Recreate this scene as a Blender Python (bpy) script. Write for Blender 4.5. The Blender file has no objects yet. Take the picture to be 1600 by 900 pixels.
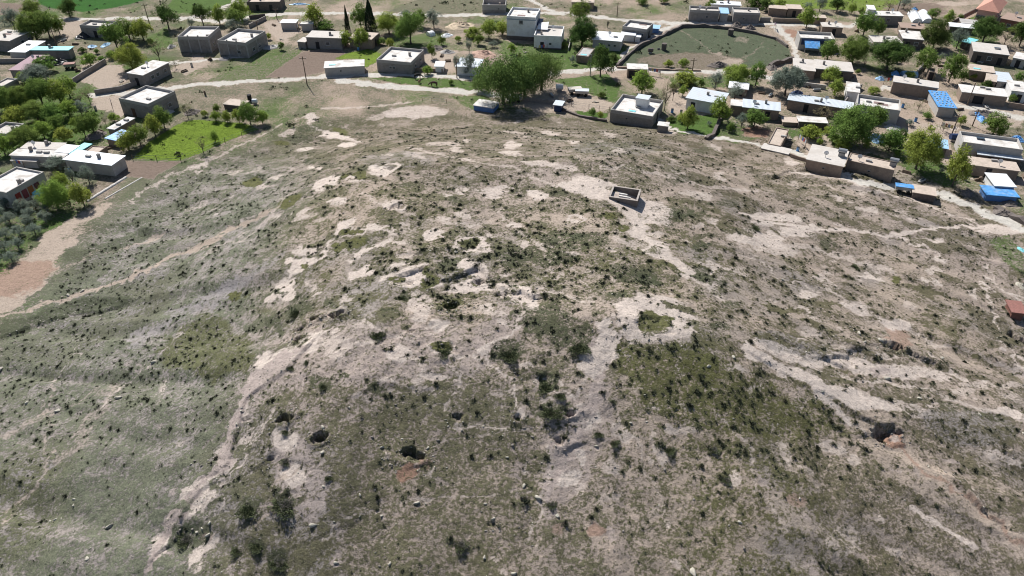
import bpy, math, random
import numpy as np
R_ = math.radians
S = bpy.context.scene
C = S.collection
random.seed(7)
rng = np.random.default_rng(7)

# ---------------------------------------------------------------- camera, sky, sun, exposure
CAM_H, PITCH, FPX = 70.0, 37.0, 1150.0
cam = bpy.data.cameras.new('camera'); camo = bpy.data.objects.new('camera', cam); C.objects.link(camo)
camo.location = (0, 0, CAM_H); camo.rotation_euler = (R_(90-PITCH), 0, 0)
cam.sensor_width = 36; cam.lens = FPX/1600*36; cam.clip_end = 9000; cam.clip_start = 0.5
S.camera = camo
SUN_EL, SUN_LEFT = 46.0, 26.0           # degrees above the ground, degrees left of the view direction
W = bpy.data.worlds.new('World'); S.world = W; W.use_nodes = True
nt = W.node_tree; nt.nodes.clear()
sky = nt.nodes.new('ShaderNodeTexSky'); sky.sky_type = 'NISHITA'; sky.sun_disc = False
sky.sun_elevation = R_(SUN_EL); sky.sun_rotation = R_(-SUN_LEFT)
sky.altitude = 500; sky.dust_density = 1.0
bg = nt.nodes.new('ShaderNodeBackground'); bg.inputs[1].default_value = 0.062
wo = nt.nodes.new('ShaderNodeOutputWorld')
nt.links.new(sky.outputs[0], bg.inputs[0]); nt.links.new(bg.outputs[0], wo.inputs[0])
sl = bpy.data.lights.new('sun', 'SUN'); sl.energy = 4.8; sl.angle = R_(0.5); sl.color = (1.0, 0.97, 0.92)
so = bpy.data.objects.new('sun', sl); C.objects.link(so)
so.rotation_euler = (R_(90-SUN_EL), 0, R_(180+SUN_LEFT)); so.location = (-60, 120, 130)
S.view_settings.view_transform = 'Standard'; S.view_settings.look = 'None'
S.view_settings.exposure = 0.56; S.view_settings.gamma = 1.0
S.render.engine = 'CYCLES'
S.cycles.max_bounces = 4; S.cycles.filter_width = 1.05

# ---------------------------------------------------------------- numpy noise
def _h(ix, iy, seed):
    n = (ix.astype(np.int64)*374761393 + iy.astype(np.int64)*668265263 + seed*1274126177) & 0x7fffffff
    n = ((n ^ (n >> 13))*1274126177) & 0x7fffffff
    return ((n ^ (n >> 16)) & 0xffff)/65535.0
def vnoise(x, y, seed=0):
    x0 = np.floor(x); y0 = np.floor(y); fx = x-x0; fy = y-y0
    fx = fx*fx*(3-2*fx); fy = fy*fy*(3-2*fy)
    a = _h(x0, y0, seed); b = _h(x0+1, y0, seed); c = _h(x0, y0+1, seed); d = _h(x0+1, y0+1, seed)
    return (a*(1-fx)+b*fx)*(1-fy)+(c*(1-fx)+d*fx)*fy
def fbm(x, y, seed=0, octv=4, gain=0.5):
    s = 0; a = 1; t = 0
    for i in range(octv):
        s = s+a*(vnoise(x*(2**i)+i*17.3, y*(2**i)-i*9.1, seed+i)-0.5); t += a; a *= gain
    return s/t*2          # about -1..1
def sstep(a, b, v):
    t = np.clip((v-a)/(b-a), 0, 1); return t*t*(3-2*t)

# ---------------------------------------------------------------- terrain height
def mound_t(x, y):
    dx = np.maximum(np.maximum((-16-x)/58.0, (x-14)/78.0), 0)
    dy = np.maximum(np.maximum((y-104)/56.0, (64-y)/56.0), 0)
    return np.sqrt(dx*dx+dy*dy)
def base_h(x, y):
    x = np.asarray(x, float); y = np.asarray(y, float)
    t = mound_t(x+4*fbm(x/35, y/35, 3, 2), y+4*fbm(x/35+9, y/35, 4, 2))
    z = 17.0*(1-sstep(-0.25, 1.0, t))/(1-sstep(-0.25, 1.0, 0.0))
    m = 1-sstep(0.85, 1.05, t)                          # 1 on the mound
    z = z + m*(0.9*fbm(x/22, y/22, 11, 3)+0.35*fbm(x/6, y/6, 12, 3))
    # gullies running down both flanks and the near slope
    fl = sstep(0.12, 0.45, t)*m
    gr = 1-np.sqrt(fbm((y+0.35*x)/9.0, x/60.0, 21, 3)**2+.02)*2.2
    z = z - fl*1.1*np.clip(gr, 0, 1)*np.clip((np.abs(x)-14)/20, 0, 1)
    gn = 1-np.sqrt(fbm(x/9.0, y/50.0, 27, 3)**2+.02)*2.2
    z = z - sstep(0.0, .5, (62-y)/30)*m*0.9*np.clip(gn, 0, 1)
    z = z - 4.0*sstep(40, -10, y)
    z = z + (1-m)*0.12*fbm(x/12, y/12, 15, 2)
    return z
cp, sp = math.cos(R_(PITCH)), math.sin(R_(PITCH))
def ray(px, py):
    a = (px-800)/FPX; b = (450-py)/FPX
    return a, cp+b*sp, -sp+b*cp
def proj(x, y, z):
    d = z-CAM_H
    dep = y*cp-d*sp; up = y*sp+d*cp
    dep = np.where(dep < 1, 1, dep)
    return 800+FPX*x/dep, 450-FPX*up/dep
def atz(px, py, z):
    a, b, c = ray(px, py); t = (z-CAM_H)/c
    return a*t, b*t
def ground_pt(px, py, f=None):
    f = f or base_h; z = 8.0
    a, b, c = ray(px, py)
    lo, hi = 20.0, 900.0
    lo = (22-CAM_H)/c
    t = lo
    while t < 1500:
        if CAM_H+c*t < float(f(a*t, b*t)): break
        t += 0.5
    lo, hi = t-0.5, t
    for _ in range(14):
        m = (lo+hi)/2
        if CAM_H+c*m < float(f(a*m, b*m)): hi = m
        else: lo = m
    return a*hi, b*hi
def pxm(px, py):                                        # pixels of the photo per metre at a ground point
    x, y = ground_pt(px, py); z = float(base_h(x, y))
    return FPX/(y*cp-(z-CAM_H)*sp)

# pits: photo x, y of the hole centre, half width m, half depth m, depth m
PITS = [(526,491,1.7,.9,1.5),(495,496,1.2,.9,1.4),(472,513,1.1,.6,.7),(468,528,1.1,.6,.8),(444,655,1.6,.95,1.5),(499,683,1.3,.75,1.1),
        (640,708,1.9,1.0,1.2),(712,653,1.0,.6,.7),(702,478,2.2,1.0,.9),(639,521,.7,.5,.8),(747,440,1.2,.8,.7),(692,547,1.9,1.0,.35),
        (1380,678,2.0,1.1,1.2),(1020,502,3.0,2.2,.35),(620,323,1.4,1.1,.7),(730,384,1.9,1.6,.35),(546,360,1.6,1.0,.3),(809,650,.9,.55,.7),
        (890,646,1.3,.7,.9),(1215,278,1.5,1.3,.8),(770,816,.5,.4,.3),(853,597,1.8,1.5,.3),(668,441,1.2,1.4,.5),(823,783,.7,.5,.4),
        (1396,541,1.7,.9,.8),(1590,530,1.8,2.6,1.6),(1572,700,.6,.5,.3),(445,783,1.9,1.6,.2),(875,688,.8,.5,.5),(612,262,1.6,.8,.35),
        (1060,640,.7,.5,.3),(640,441,.9,.7,.4),(784,460,1.6,1.0,.5),(424,716,.9,.4,.5),(385,655,.8,.4,.4)]
PITW = [ground_pt(p[0], p[1]) + (p[2]*.82, p[3]*.6, p[4]*.85) for p in PITS]
# eroded steps facing the viewer: photo polyline, drop m
SCARPS = [([(640,428),(668,420),(700,436),(735,418),(790,450),(835,462)],.8),([(472,545),(440,575),(410,600),(383,622),(372,660),(365,700)],.38),
          ([(365,700),(350,745),(318,770),(285,800),(262,850)],.55),([(400,728),(430,715),(470,722)],.25),([(880,700),(905,690),(930,700)],.25),
          ([(890,640),(915,655),(935,640)],.4),([(1300,560),(1395,535),(1440,560),(1480,575)],.7),([(1205,275),(1235,268),(1262,262)],.7),
          ([(1150,470),(1210,520),(1290,560),(1330,590)],.5),([(1190,560),(1260,600),(1330,640),(1380,665)],.5),([(1365,675),(1395,668),(1420,690),(1470,735),(1540,790)],.7),
          ([(940,520),(968,525),(965,560)],.5),([(545,620),(600,600),(660,612),(700,600)],.18),([(330,745),(380,705),(405,690)],.15),
          ([(490,835),(540,808),(600,790),(660,785)],.1),([(1440,440),(1500,470),(1560,500)],.35),([(760,655),(830,668),(860,660)],.15),
          ([(590,405),(640,395),(700,392)],.3),([(845,780),(835,820),(815,850)],.08),([(960,820),(965,860),(970,895)],.12),([(0,528),(60,505),(115,490),(180,480)],.5)]
def _pl(pl): return [ground_pt(a, b) for a, b in pl]
SCW = [(_pl(p), d) for p, d in SCARPS]
def seg_dist(x, y, pts):
    best = np.full(x.shape, 1e9); side = np.zeros(x.shape)
    for (x0, y0), (x1, y1) in zip(pts[:-1], pts[1:]):
        dx, dy = x1-x0, y1-y0; L = dx*dx+dy*dy+1e-9
        t = np.clip(((x-x0)*dx+(y-y0)*dy)/L, 0, 1)
        d = np.hypot(x-x0-t*dx, y-y0-t*dy)
        s = dx*(y-y0)-dy*(x-x0)
        m = d < best; best = np.where(m, d, best); side = np.where(m, s, side)
    return best, np.sign(side)
def height(x, y):
    x = np.atleast_1d(np.asarray(x, float)); y = np.atleast_1d(np.asarray(y, float))
    z = base_h(x, y)
    t = mound_t(x, y); m = 1-sstep(0.9, 1.1, t)
    wx = x+0.5*fbm(x/1.3, y/1.3, 31, 3); wy = y+0.5*fbm(x/1.3+5, y/1.3, 33, 3)
    for cx, cy, rx, ry, dp in PITW:
        k = (np.abs(x-cx) < rx*3) & (np.abs(y-cy) < ry*3+1)
        if not k.any(): continue
        u = (wx[k]-cx)/rx*1.25; v = (wy[k]-cy)/ry*1.25
        # steep far wall, gentle near wall
        v = np.where(v > 0, v, v*0.6)
        u = u+.75*fbm(x[k]/.9, y[k]/.9, 39, 4); v = v+.7*fbm(x[k]/.9+7, y[k]/.8, 40, 4)
        r = np.sqrt(u*u+v*v)
        z[k] -= dp*(1-sstep(0.72, 1.05, r))*(.3+.85*sstep(-1.0, .75, v))
        z[k] += 0.22*dp*np.exp(-((r-1.35)/.35)**2)*(v < .2)
    for pts, dp in SCW:
        xs = [p[0] for p in pts]; ys = [p[1] for p in pts]
        k = (x > min(xs)-5) & (x < max(xs)+5) & (y > min(ys)-5) & (y < max(ys)+5)
        if not k.any(): continue
        d, s = seg_dist(wx[k]+.5*fbm(x[k]/5, y[k]/5, 35, 2)*2, wy[k]+.8*fbm(x[k]/4, y[k]/4, 36, 3), pts)
        # s>0: side away from the viewer when the line runs left to right
        if pts[-1][0] < pts[0][0]: s = -s
        q = d*s
        e = sstep(-0.35, 0.1, q)*np.exp(-np.clip(q, 0, None)/2.2)-np.exp(-np.clip(-q, 0, None)/1.4)*(1-sstep(-.35, .1, q))*.5
        z[k] += .55*dp*e*sstep(4.5, 2.0, d)*np.clip(.15+1.3*vnoise(x[k]/3.2, y[k]/3.2, 37)*(.5+vnoise(x[k]/9, y[k]/9, 38)), 0, 1.2)
    if len(x) > 1000:                                    # broken, hummocky ground on the eroded slope
        rx, ry = proj(x, y, z)
        rk = np.exp(-(((rx-600)/190)**2+((ry-540)/75)**2)**1.5)+np.exp(-(((rx-860)/70)**2+((ry-640)/110)**2)**1.5)+.8*np.exp(-(((rx-310)/60)**2+((ry-790)/70)**2)**1.5)+.7*np.exp(-(((rx-1380)/120)**2+((ry-545)/40)**2)**1.5)
        z += np.clip(rk, 0, 1)*(.26*fbm(x/1.5, y/1.2, 45, 4)+.14*np.abs(fbm(x/.7, y/.6, 46, 3)))
    z += m*(0.07*fbm(x/1.6, y/1.6, 41, 3)+0.035*fbm(x/.45, y/.45, 43, 2))
    return z
def hz(x, y): return float(height(x, y)[0])
# ---------------------------------------------------------------- material helpers
MATS = {}
def mat(name, col, rough=0.85, var=0.12, scale=3.0, bump=0.0, spec=0.2, metal=0.0, island=0.0, stain=None, wave=None, trans=0.0):
    """plain procedural surface: base colour broken by two noises, optional stains, sheet ribs and fine relief"""
    if name in MATS: return MATS[name]
    m = bpy.data.materials.new(name); m.use_nodes = True; t = m.node_tree; N = t.nodes; L = t.links
    b = N['Principled BSDF']; b.inputs['Roughness'].default_value = rough
    b.inputs['Specular IOR Level'].default_value = spec; b.inputs['Metallic'].default_value = metal
    geo = N.new('ShaderNodeNewGeometry')
    n1 = N.new('ShaderNodeTexNoise'); n1.inputs['Scale'].default_value = scale; n1.inputs['Detail'].default_value = 5
    L.new(geo.outputs['Position'], n1.inputs['Vector'])
    mr = N.new('ShaderNodeMapRange'); mr.inputs[1].default_value = .3; mr.inputs[2].default_value = .7
    mr.inputs[3].default_value = 1-var; mr.inputs[4].default_value = 1+var
    L.new(n1.outputs['Fac'], mr.inputs[0])
    mul = N.new('ShaderNodeVectorMath'); mul.operation = 'SCALE'; mul.inputs[0].default_value = col
    last = mr.outputs[0]
    if island:
        mi = N.new('ShaderNodeMapRange'); mi.inputs[3].default_value = 1-island; mi.inputs[4].default_value = 1+island
        L.new(geo.outputs['Random Per Island'], mi.inputs[0])
        mm = N.new('ShaderNodeMath'); mm.operation = 'MULTIPLY'; L.new(mi.outputs[0], mm.inputs[0]); L.new(last, mm.inputs[1]); last = mm.outputs[0]
    L.new(last, mul.inputs['Scale']); out = mul.outputs[0]
    if stain:
        n2 = N.new('ShaderNodeTexNoise'); n2.inputs['Scale'].default_value = stain[1]; n2.inputs['Detail'].default_value = 6
        L.new(geo.outputs['Position'], n2.inputs['Vector'])
        r2 = N.new('ShaderNodeMapRange'); r2.inputs[1].default_value = .5; r2.inputs[2].default_value = .66; r2.inputs[4].default_value = stain[2]
        L.new(n2.outputs['Fac'], r2.inputs[0])
        mx = N.new('ShaderNodeMix'); mx.data_type = 'RGBA'; L.new(r2.outputs[0], mx.inputs[0]); L.new(out, mx.inputs[6]); mx.inputs[7].default_value = (*stain[0], 1)
        out = mx.outputs[2]
    L.new(out, b.inputs['Base Color'])
    if wave:
        wv = N.new('ShaderNodeTexWave'); wv.inputs['Scale'].default_value = wave; tc = N.new('ShaderNodeTexCoord')
        L.new(tc.outputs['Object'], wv.inputs['Vector'])
        bp = N.new('ShaderNodeBump'); bp.inputs['Strength'].default_value = .5; bp.inputs['Distance'].default_value = .04
        L.new(wv.outputs['Fac'], bp.inputs['Height']); L.new(bp.outputs[0], b.inputs['Normal'])
    elif bump:
        bp = N.new('ShaderNodeBump'); bp.inputs['Strength'].default_value = bump; bp.inputs['Distance'].default_value = .08
        L.new(n1.outputs['Fac'], bp.inputs['Height']); L.new(bp.outputs[0], b.inputs['Normal'])
    MATS[name] = m
    return m
def new_obj(name, verts, faces, m, parent=None, smooth=False):
    me = bpy.data.meshes.new(name); me.from_pydata(verts, [], faces); me.update()
    if m: me.materials.append(m)
    if smooth: me.polygons.foreach_set('use_smooth', [True]*len(me.polygons))
    o = bpy.data.objects.new(name, me); C.objects.link(o)
    if parent: o.parent = parent
    return o
def mesh_np(name, V, F, m, smooth=False):
    V = np.asarray(V, np.float32); F = np.asarray(F, np.int32); n = F.shape[1]
    me = bpy.data.meshes.new(name); me.vertices.add(len(V)); me.vertices.foreach_set('co', V.ravel())
    me.loops.add(F.size); me.loops.foreach_set('vertex_index', F.ravel())
    me.polygons.add(len(F)); me.polygons.foreach_set('loop_start', np.arange(0, F.size, n, dtype=np.int32))
    me.polygons.foreach_set('loop_total', np.full(len(F), n, np.int32))
    if smooth: me.polygons.foreach_set('use_smooth', np.ones(len(F), bool))
    me.update(calc_edges=True)
    if m: me.materials.append(m)
    return me
def link(name, me, parent=None, loc=None, rz=0, sc=None):
    o = bpy.data.objects.new(name, me); C.objects.link(o)
    if parent: o.parent = parent
    if loc is not None: o.location = loc
    if rz: o.rotation_euler = (0, 0, rz)
    if sc is not None: o.scale = sc if hasattr(sc, '__len__') else (sc, sc, sc)
    return o
def tag(o, label=None, cat=None, group=None, kind=None):
    if label: o['label'] = label
    if cat: o['category'] = cat
    if group: o['group'] = group
    if kind: o['kind'] = kind
    return o
def empty(name, loc, rz=0):
    o = bpy.data.objects.new(name, None); C.objects.link(o); o.location = loc; o.rotation_euler = (0, 0, rz); o.empty_display_size = .3
    return o

# ---------------------------------------------------------------- the ground sheet
U = np.linspace(-1.12, 1.12, 760)
ext = np.array([1.2, 1.35, 1.6, 2.2, 3.5, 6, 12, 25, 60])
U = np.concatenate([-ext[::-1], U, ext])
Vn = 30.0*np.exp(np.linspace(0, math.log(300/30.0), 800))
Vy = np.concatenate([[-1500, -400, -120, -30, 5, 18, 25], Vn, [320, 360, 430, 600, 1000, 2000, 4500]])
halfw = np.interp(Vy, [-2000, 25, 60, 250, 300, 5000], [60, 46, 62, 185, 220, 900])
X = U[None, :]*halfw[:, None]; Y = np.repeat(Vy[:, None], len(U), 1)
Xf, Yf = X.ravel(), Y.ravel()
Zf = height(Xf, Yf)
PX, PY = proj(Xf, Yf, base_h(Xf, Yf))
n_warp = 2.2+4.3*sstep(150, 500, PY)
wxx = fbm(Xf/2.2, Yf/2.2, 51, 4); wyy = fbm(Xf/2.2+40, Yf/2.2, 53, 4)
wfx = fbm(Xf/.7, Yf/.7, 57, 3); rag = .85*fbm(Xf/1.7, Yf/1.2, 58, 4)+.55*fbm(Xf/.5, Yf/.5, 59, 2)
QX = PX+wxx*n_warp*3.2+wfx*n_warp*.6; QY = PY+wyy*n_warp*1.5+wfx*n_warp*.3
vill = 1-sstep(.9, 1.12, mound_t(Xf, Yf)); vill = 1-vill           # 1 in the village plain
nv = len(Xf)
lo = fbm(Xf/9, Yf/9, 61, 4); md = fbm(Xf/2.4, Yf/2.4, 63, 4); lo2 = fbm(Xf/26, Yf/26, 65, 3)
lin = lambda r, g, b: np.array([(c/12.92 if c <= .04045 else ((c+.055)/1.055)**2.4) for c in (r/255, g/255, b/255)])
A_ = lambda r, g, b, k=.60: lin(r, g, b)*k       # surface colour from an sRGB reading of the sunlit thing
SOIL = dict(bare=A_(238,222,210), tan=A_(208,190,174), pink=A_(205,189,181), red=A_(182,147,128), grey=A_(176,170,167), ash=A_(184,178,178), plough=A_(152,134,122), road=A_(232,226,216), brown=A_(176,161,146))
VEG = dict(grass=A_(114,112,86), dry=A_(112,105,84), sage=A_(128,133,112), moss=A_(104,106,62), lush=A_(86,118,50), field=A_(96,108,84), crop=A_(36,104,18), lime=A_(122,150,42), dark=A_(80,88,64), far=A_(116,120,94))
soil = np.repeat(SOIL['tan'][None], nv, 0); veg = np.repeat(VEG['grass'][None], nv, 0)
def blend(arr, col, w): arr += (np.asarray(col)[None]-arr)*w[:, None]
# broad regions of the mound
left = sstep(520, 360, PX+0.25*(PY-400))*sstep(150, 260, PY); right = sstep(1020, 1180, PX-(PY-450)*.1)
topz = sstep(300, 215, PY); near = sstep(560, 680, PY)
cover_bias = -.03
pat = fbm(Xf/3.4, Yf/2.2, 91, 4)
cover = 0.50+0.16*lo+.3*md+.12*lo2+.30*pat*(.45+.9*sstep(600, 400, PY))+.30*fbm(Xf/.8, Yf/.8, 93, 3)
cover = cover+left*.14+near*.07-right*.05+topz*.10
blend(veg, VEG['sage'], left*.85); blend(veg, VEG['dry'], np.clip(right*.6+topz*.5+.45*np.clip(lo*1.4, 0, 1), 0, 1)); blend(veg, VEG['moss'], np.clip(-lo2*1.1-.15, 0, .5))
blend(soil, SOIL['pink'], np.clip(.4+lo2, 0, 1)); blend(soil, SOIL['grey'], np.clip(lo*1.3-.1, 0, .7)); blend(soil, SOIL['ash'], left*.6)
blend(soil, SOIL['brown'], np.clip(topz*.6+right*.25, 0, 1)); blend(soil, SOIL['brown'], near*.1)
# stripes of wash running down the slopes
st = fbm((PY+.55*PX)/26, (PX-.5*PY)/260, 71, 3); cover += left*.16*st
st = fbm((PY-.52*PX)/17, (PX+.5*PY)/200, 73, 3); cover += right*.36*st*(1-topz)
st = fbm(PX/30, PY/170, 75, 3); cover += near*(1-left)*(1-right)*.14*st
# village plain
vc = 0.44+.55*fbm(Xf/14, Yf/14, 81, 4)+.4*fbm(Xf/4, Yf/4, 85, 4)+.25*sstep(700, 200, PX)+.16*md
cover = cover*(1-vill)+vc*vill
blend(veg, VEG['far'], vill*.9); blend(veg, VEG['lush'], vill*np.clip(fbm(Xf/8, Yf/8, 83, 3)*2.0+.1, 0, .85)); blend(soil, A_(208,186,168), vill*.8)

def near_box(x0, y0, x1, y1, p):
    return np.nonzero((QX > x0-p) & (QX < x1+p) & (QY > y0-p) & (QY < y1+p))[0]
def w_ell(cx, cy, rx, ry, ang=0):
    k = near_box(cx-max(rx, ry), cy-max(rx, ry), cx+max(rx, ry), cy+max(rx, ry), 8)
    a = R_(ang); dx = QX[k]-cx; dy = QY[k]-cy
    u = (dx*math.cos(a)+dy*math.sin(a))/rx; v = (-dx*math.sin(a)+dy*math.cos(a))/ry
    return k, 1-sstep(.72, 1.25, np.sqrt(u*u+v*v))
def w_line(pts, wd, soft=.5):
    xs = [p[0] for p in pts]; ys = [p[1] for p in pts]
    k = near_box(min(xs), min(ys), max(xs), max(ys), wd*1.6+2)
    d, _ = seg_dist(QX[k], QY[k], pts)
    return k, 1-sstep(.5*wd*(1-soft), .5*wd*(1+soft), d)
def w_poly(pts, soft=3.0, raw=False):
    xs = [p[0] for p in pts]; ys = [p[1] for p in pts]
    k = near_box(min(xs), min(ys), max(xs), max(ys), soft+2)
    x, y = (PX[k], PY[k]) if raw else (QX[k], QY[k]); ins = np.zeros(len(k), bool)
    n = len(pts)
    for i in range(n):
        x0, y0 = pts[i]; x1, y1 = pts[(i+1) % n]
        if y0 == y1: continue
        c = ((y0 > y) != (y1 > y)) & (x < (x1-x0)*(y-y0)/(y1-y0)+x0)
        ins ^= c
    d, _ = seg_dist(x, y, pts+[pts[0]])
    s = np.where(ins, d, -d)
    return k, sstep(-soft, soft, s)
def paint(kw, w=1.0, cov=None, s=None, v=None):
    k, q = kw; q = sstep(.12, .88, q+rag[k]*1.15*(1-np.abs(2*q-1)) )*w
    if cov is not None: cover[k] += (cov-cover[k])*q
    if s is not None: soil[k] += (np.asarray(SOIL[s])[None]-soil[k])*np.clip(q*1.2, 0, 1)[:, None]
    if v is not None: veg[k] += (np.asarray(VEG[v])[None]-veg[k])*np.clip(q*1.2, 0, 1)[:, None]
bare = lambda kw, w=.9, s='bare', cov=-.04: paint(kw, w, cov, s)
green = lambda kw, w=.9, v='moss', cov=1.05: paint(kw, w, cov, None, v)

# --- rough slope of pinkish broken rock under the edge of the flat top
bare(w_poly([(392,575),(440,530),(500,508),(560,500),(600,520),(650,500),(720,505),(790,560),(740,585),(650,590),(560,600),(500,600),(430,615),(390,650)], 12), .42, 'pink')
bare(w_poly([(420,700),(470,680),(500,720),(520,760),(490,830),(430,770)], 12), .6, 'pink')
bare(w_poly([(560,600),(620,600),(560,660),(520,650)], 12), .4, 'pink')
bare(w_poly([(780,440),(840,460),(820,500),(770,560),(740,540),(770,480)], 8), .5, 'pink')
bare(w_poly([(820,640),(960,600),(960,660),(920,760),(880,790),(850,760),(860,700)], 16), .45, 'pink')
# ellipses of bare soil: x, y, rx, ry, angle, strength
for e in [(485,184,12,8,0,.8),(524,212,26,6,10,.9),(543,226,14,4,0,.9),(476,234,14,4,-10,.8),(491,262,9,3,0,.8),(509,286,26,9,-20,.9),(596,267,20,7,5,.95),(527,316,14,8,0,.9),
          (680,367,16,6,0,.9),(692,307,12,3,0,.8),(764,298,20,6,5,.85),(774,308,18,4,0,.8),(575,354,10,7,0,.8),(725,337,10,6,0,.6),(407,292,14,4,-25,.7),(428,340,16,4,-25,.7),(467,334,16,5,-25,.7),
          (473,391,20,6,-15,.8),(620,318,20,7,0,.7),(470,413,22,12,-30,.95),(566,425,18,8,-20,.9),(443,455,16,14,-30,.95),(494,452,9,13,30,.6),(626,410,10,6,-20,.8),(641,440,28,10,-15,.95),
          (740,419,26,12,10,.95),(731,449,30,9,0,.95),(656,479,20,26,0,.6),(686,506,18,10,0,.9),(620,551,18,14,0,.75),(470,542,54,13,-30,.85),(408,566,18,10,-45,.9),(524,542,24,18,0,.5),
          (761,551,8,8,0,.8),(784,455,16,13,0,.9),(814,461,22,13,0,.9),(829,473,14,12,0,.9),(1022,500,70,38,4,1.0),(730,384,30,11,0,.85),(866,714,10,16,20,.6),(887,746,20,12,-10,.85),(909,767,14,10,0,.4),
          (922,658,22,16,0,.85),(906,711,8,16,0,.8),(984,683,9,14,0,.6),(1044,671,20,7,0,.6),(1028,708,10,20,0,.6),(1137,749,14,14,0,.6),(809,645,12,8,0,.9),(716,667,10,8,0,.7),
          (837,305,17,7,0,.95),(797,240,18,5,0,.7),(842,255,30,4,5,.7),(862,208,16,3,0,.6),(930,287,36,10,10,.9),(1005,335,46,12,15,.9),(1092,305,28,7,10,.6),(1180,372,50,12,10,.8),(1030,388,22,14,20,.9),
          (1207,339,50,6,5,.8),(1244,364,26,9,0,.85),(1334,361,40,3,0,.7),(1446,378,24,5,0,.95),(1471,408,12,4,30,.9),(1334,482,30,8,25,.8),(1396,510,26,10,15,.9),(1359,433,16,4,10,.85),(1459,442,16,5,25,.7),
          (1518,461,10,5,30,.7),(1347,573,80,10,8,.75),(1424,579,60,10,8,.7),(1222,548,50,9,25,.65),(1269,594,56,9,25,.9),(1333,620,66,12,18,.85),(1417,640,50,9,15,.6),(1573,647,30,7,15,.8),
          (1183,607,7,12,30,.9),(1150,575,14,8,0,.7),(1300,703,22,10,25,.5),(1227,707,10,24,-10,.45),(1330,720,12,8,0,.5),(1323,847,24,30,30,.4),(447,689,20,18,0,.95),(456,740,20,22,0,.85),
          (310,775,34,22,-40,.75),(320,865,13,34,30,.85),(255,850,14,28,30,.7),(345,725,12,26,20,.6),(372,640,9,24,15,.7),(1290,440,24,5,20,.6),(1540,600,60,5,5,.5),(1570,715,40,6,30,.6),(1210,390,40,8,10,.6),(1120,420,24,6,15,.6),
          (880,262,26,4,5,.6),(985,262,22,4,5,.5),(690,225,30,3,0,.5),(640,240,24,3,0,.5),(980,375,30,6,30,.4),(1560,360,40,6,0,.8),(650,175,50,9,0,.7),(605,180,30,5,-10,.5),(1500,300,30,5,0,.3),
          (845,385,10,5,0,.6),(805,352,8,4,0,.6),(700,345,10,3,0,.5),(1105,560,10,8,0,.5),(1070,580,6,10,-20,.5),(880,430,10,4,0,.4)]:
    bare(w_ell(*e[:5]), e[5])
for p, w, k_, s in [([(548,345),(530,352),(522,372),(500,400),(470,425),(440,455),(420,470)],9,.85,'bare'),([(612,374),(575,385),(545,408)],7,.8,'bare'),([(600,440),(640,425),(668,418)],7,.8,'bare'),
    ([(985,330),(1008,368),(1045,400),(1078,432)],20,.85,'bare'),([(935,525),(925,560),(930,600),(915,650),(900,690),(870,720),(860,760),(850,800)],24,.72,'pink'),([(1080,430),(1110,450),(1150,480)],10,.6,'bare'),
    ([(1178,346),(1290,358),(1400,368),(1450,360),(1530,352),(1600,358)],5,.9,'bare'),([(1150,375),(1230,385),(1290,395),(1360,415),(1400,430)],7,.5,'bare'),([(1535,440),(1552,470),(1556,500),(1565,535),(1585,560),(1610,580)],4,.9,'bare'),
    ([(1160,540),(1200,565),(1260,600),(1310,636),(1350,672)],15,.9,'bare'),([(1340,660),(1400,700),(1450,735),(1520,790),(1610,850)],17,.75,'tan'),([(1380,680),(1450,735),(1530,795),(1610,855)],5,.5,'red'),
    ([(1430,795),(1470,825),(1520,860)],7,.8,'bare'),([(930,820),(950,850),(975,900)],22,.5,'tan'),([(1210,540),(1300,590),(1420,600),(1500,630),(1610,660)],7,.6,'bare'),([(1300,450),(1380,500),(1460,540),(1600,575)],5,.5,'bare'),
    ([(-10,500),(60,480),(130,460),(200,438),(250,412),(320,378),(400,340),(440,320)],7,.85,'tan'),([(60,437),(150,395),(230,378),(260,365)],5,.6,'tan'),([(80,600),(80,650),(80,723),(60,757),(30,785),(-5,812)],4,.45,'tan'),
    ([(60,757),(30,785),(-5,815)],11,.4,'tan'),([(98,725),(118,690),(160,637),(185,605)],16,.35,'tan'),([(0,685),(60,655),(123,627),(175,605)],8,.35,'tan'),([(75,605),(95,580),(125,545)],3,.6,'bare'),
    ([(365,441),(270,495),(210,535)],20,.45,'ash'),([(440,400),(380,440),(330,480)],14,.4,'ash'),([(470,545),(400,590),(378,620),(365,660),(350,720),(320,760),(285,790),(260,840),(235,890)],12,.85,'pink'),
    ([(410,770),(440,745),(455,730)],5,.5,'tan'),([(400,820),(425,795),(440,770)],4,.7,'tan'),([(715,662),(760,663),(800,668),(830,668)],3,.7,'bare'),([(620,710),(700,690),(790,668)],3,.4,'bare'),
    ([(560,800),(620,785),(700,780),(760,775),(840,765)],3,.5,'bare'),([(500,840),(540,815),(600,795)],4,.5,'bare'),([(760,545),(780,580),(800,610),(810,640)],3,.8,'bare'),([(850,765),(835,810),(820,850)],4,.6,'bare'),
    ([(960,260),(1020,270),(1100,290),(1180,300)],4,.5,'bare'),([(480,190),(500,205),(560,222)],4,.7,'bare'),([(440,195),(400,215),(350,240),(300,262),(250,285),(200,315)],3,.55,'bare'),
    ([(500,170),(560,168),(620,163),(640,160)],3,.6,'bare'),([(560,500),(600,520),(650,535)],4,.5,'bare'),([(760,200),(840,215),(930,225),(1050,240)],3,.35,'bare'),([(890,625),(905,600),(915,570)],4,.6,'bare'),
    ([(700,640),(730,600),(760,560)],4,.3,'bare'),([(1390,365),(1450,388),(1480,410)],3,.8,'bare'),([(1510,380),(1545,420),(1560,450),(1600,470)],3,.7,'bare'),([(1240,268),(1300,275),(1370,300),(1450,320),(1530,350)],3,.7,'bare')]:
    bare(w_line(p, w), k_, s)
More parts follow.
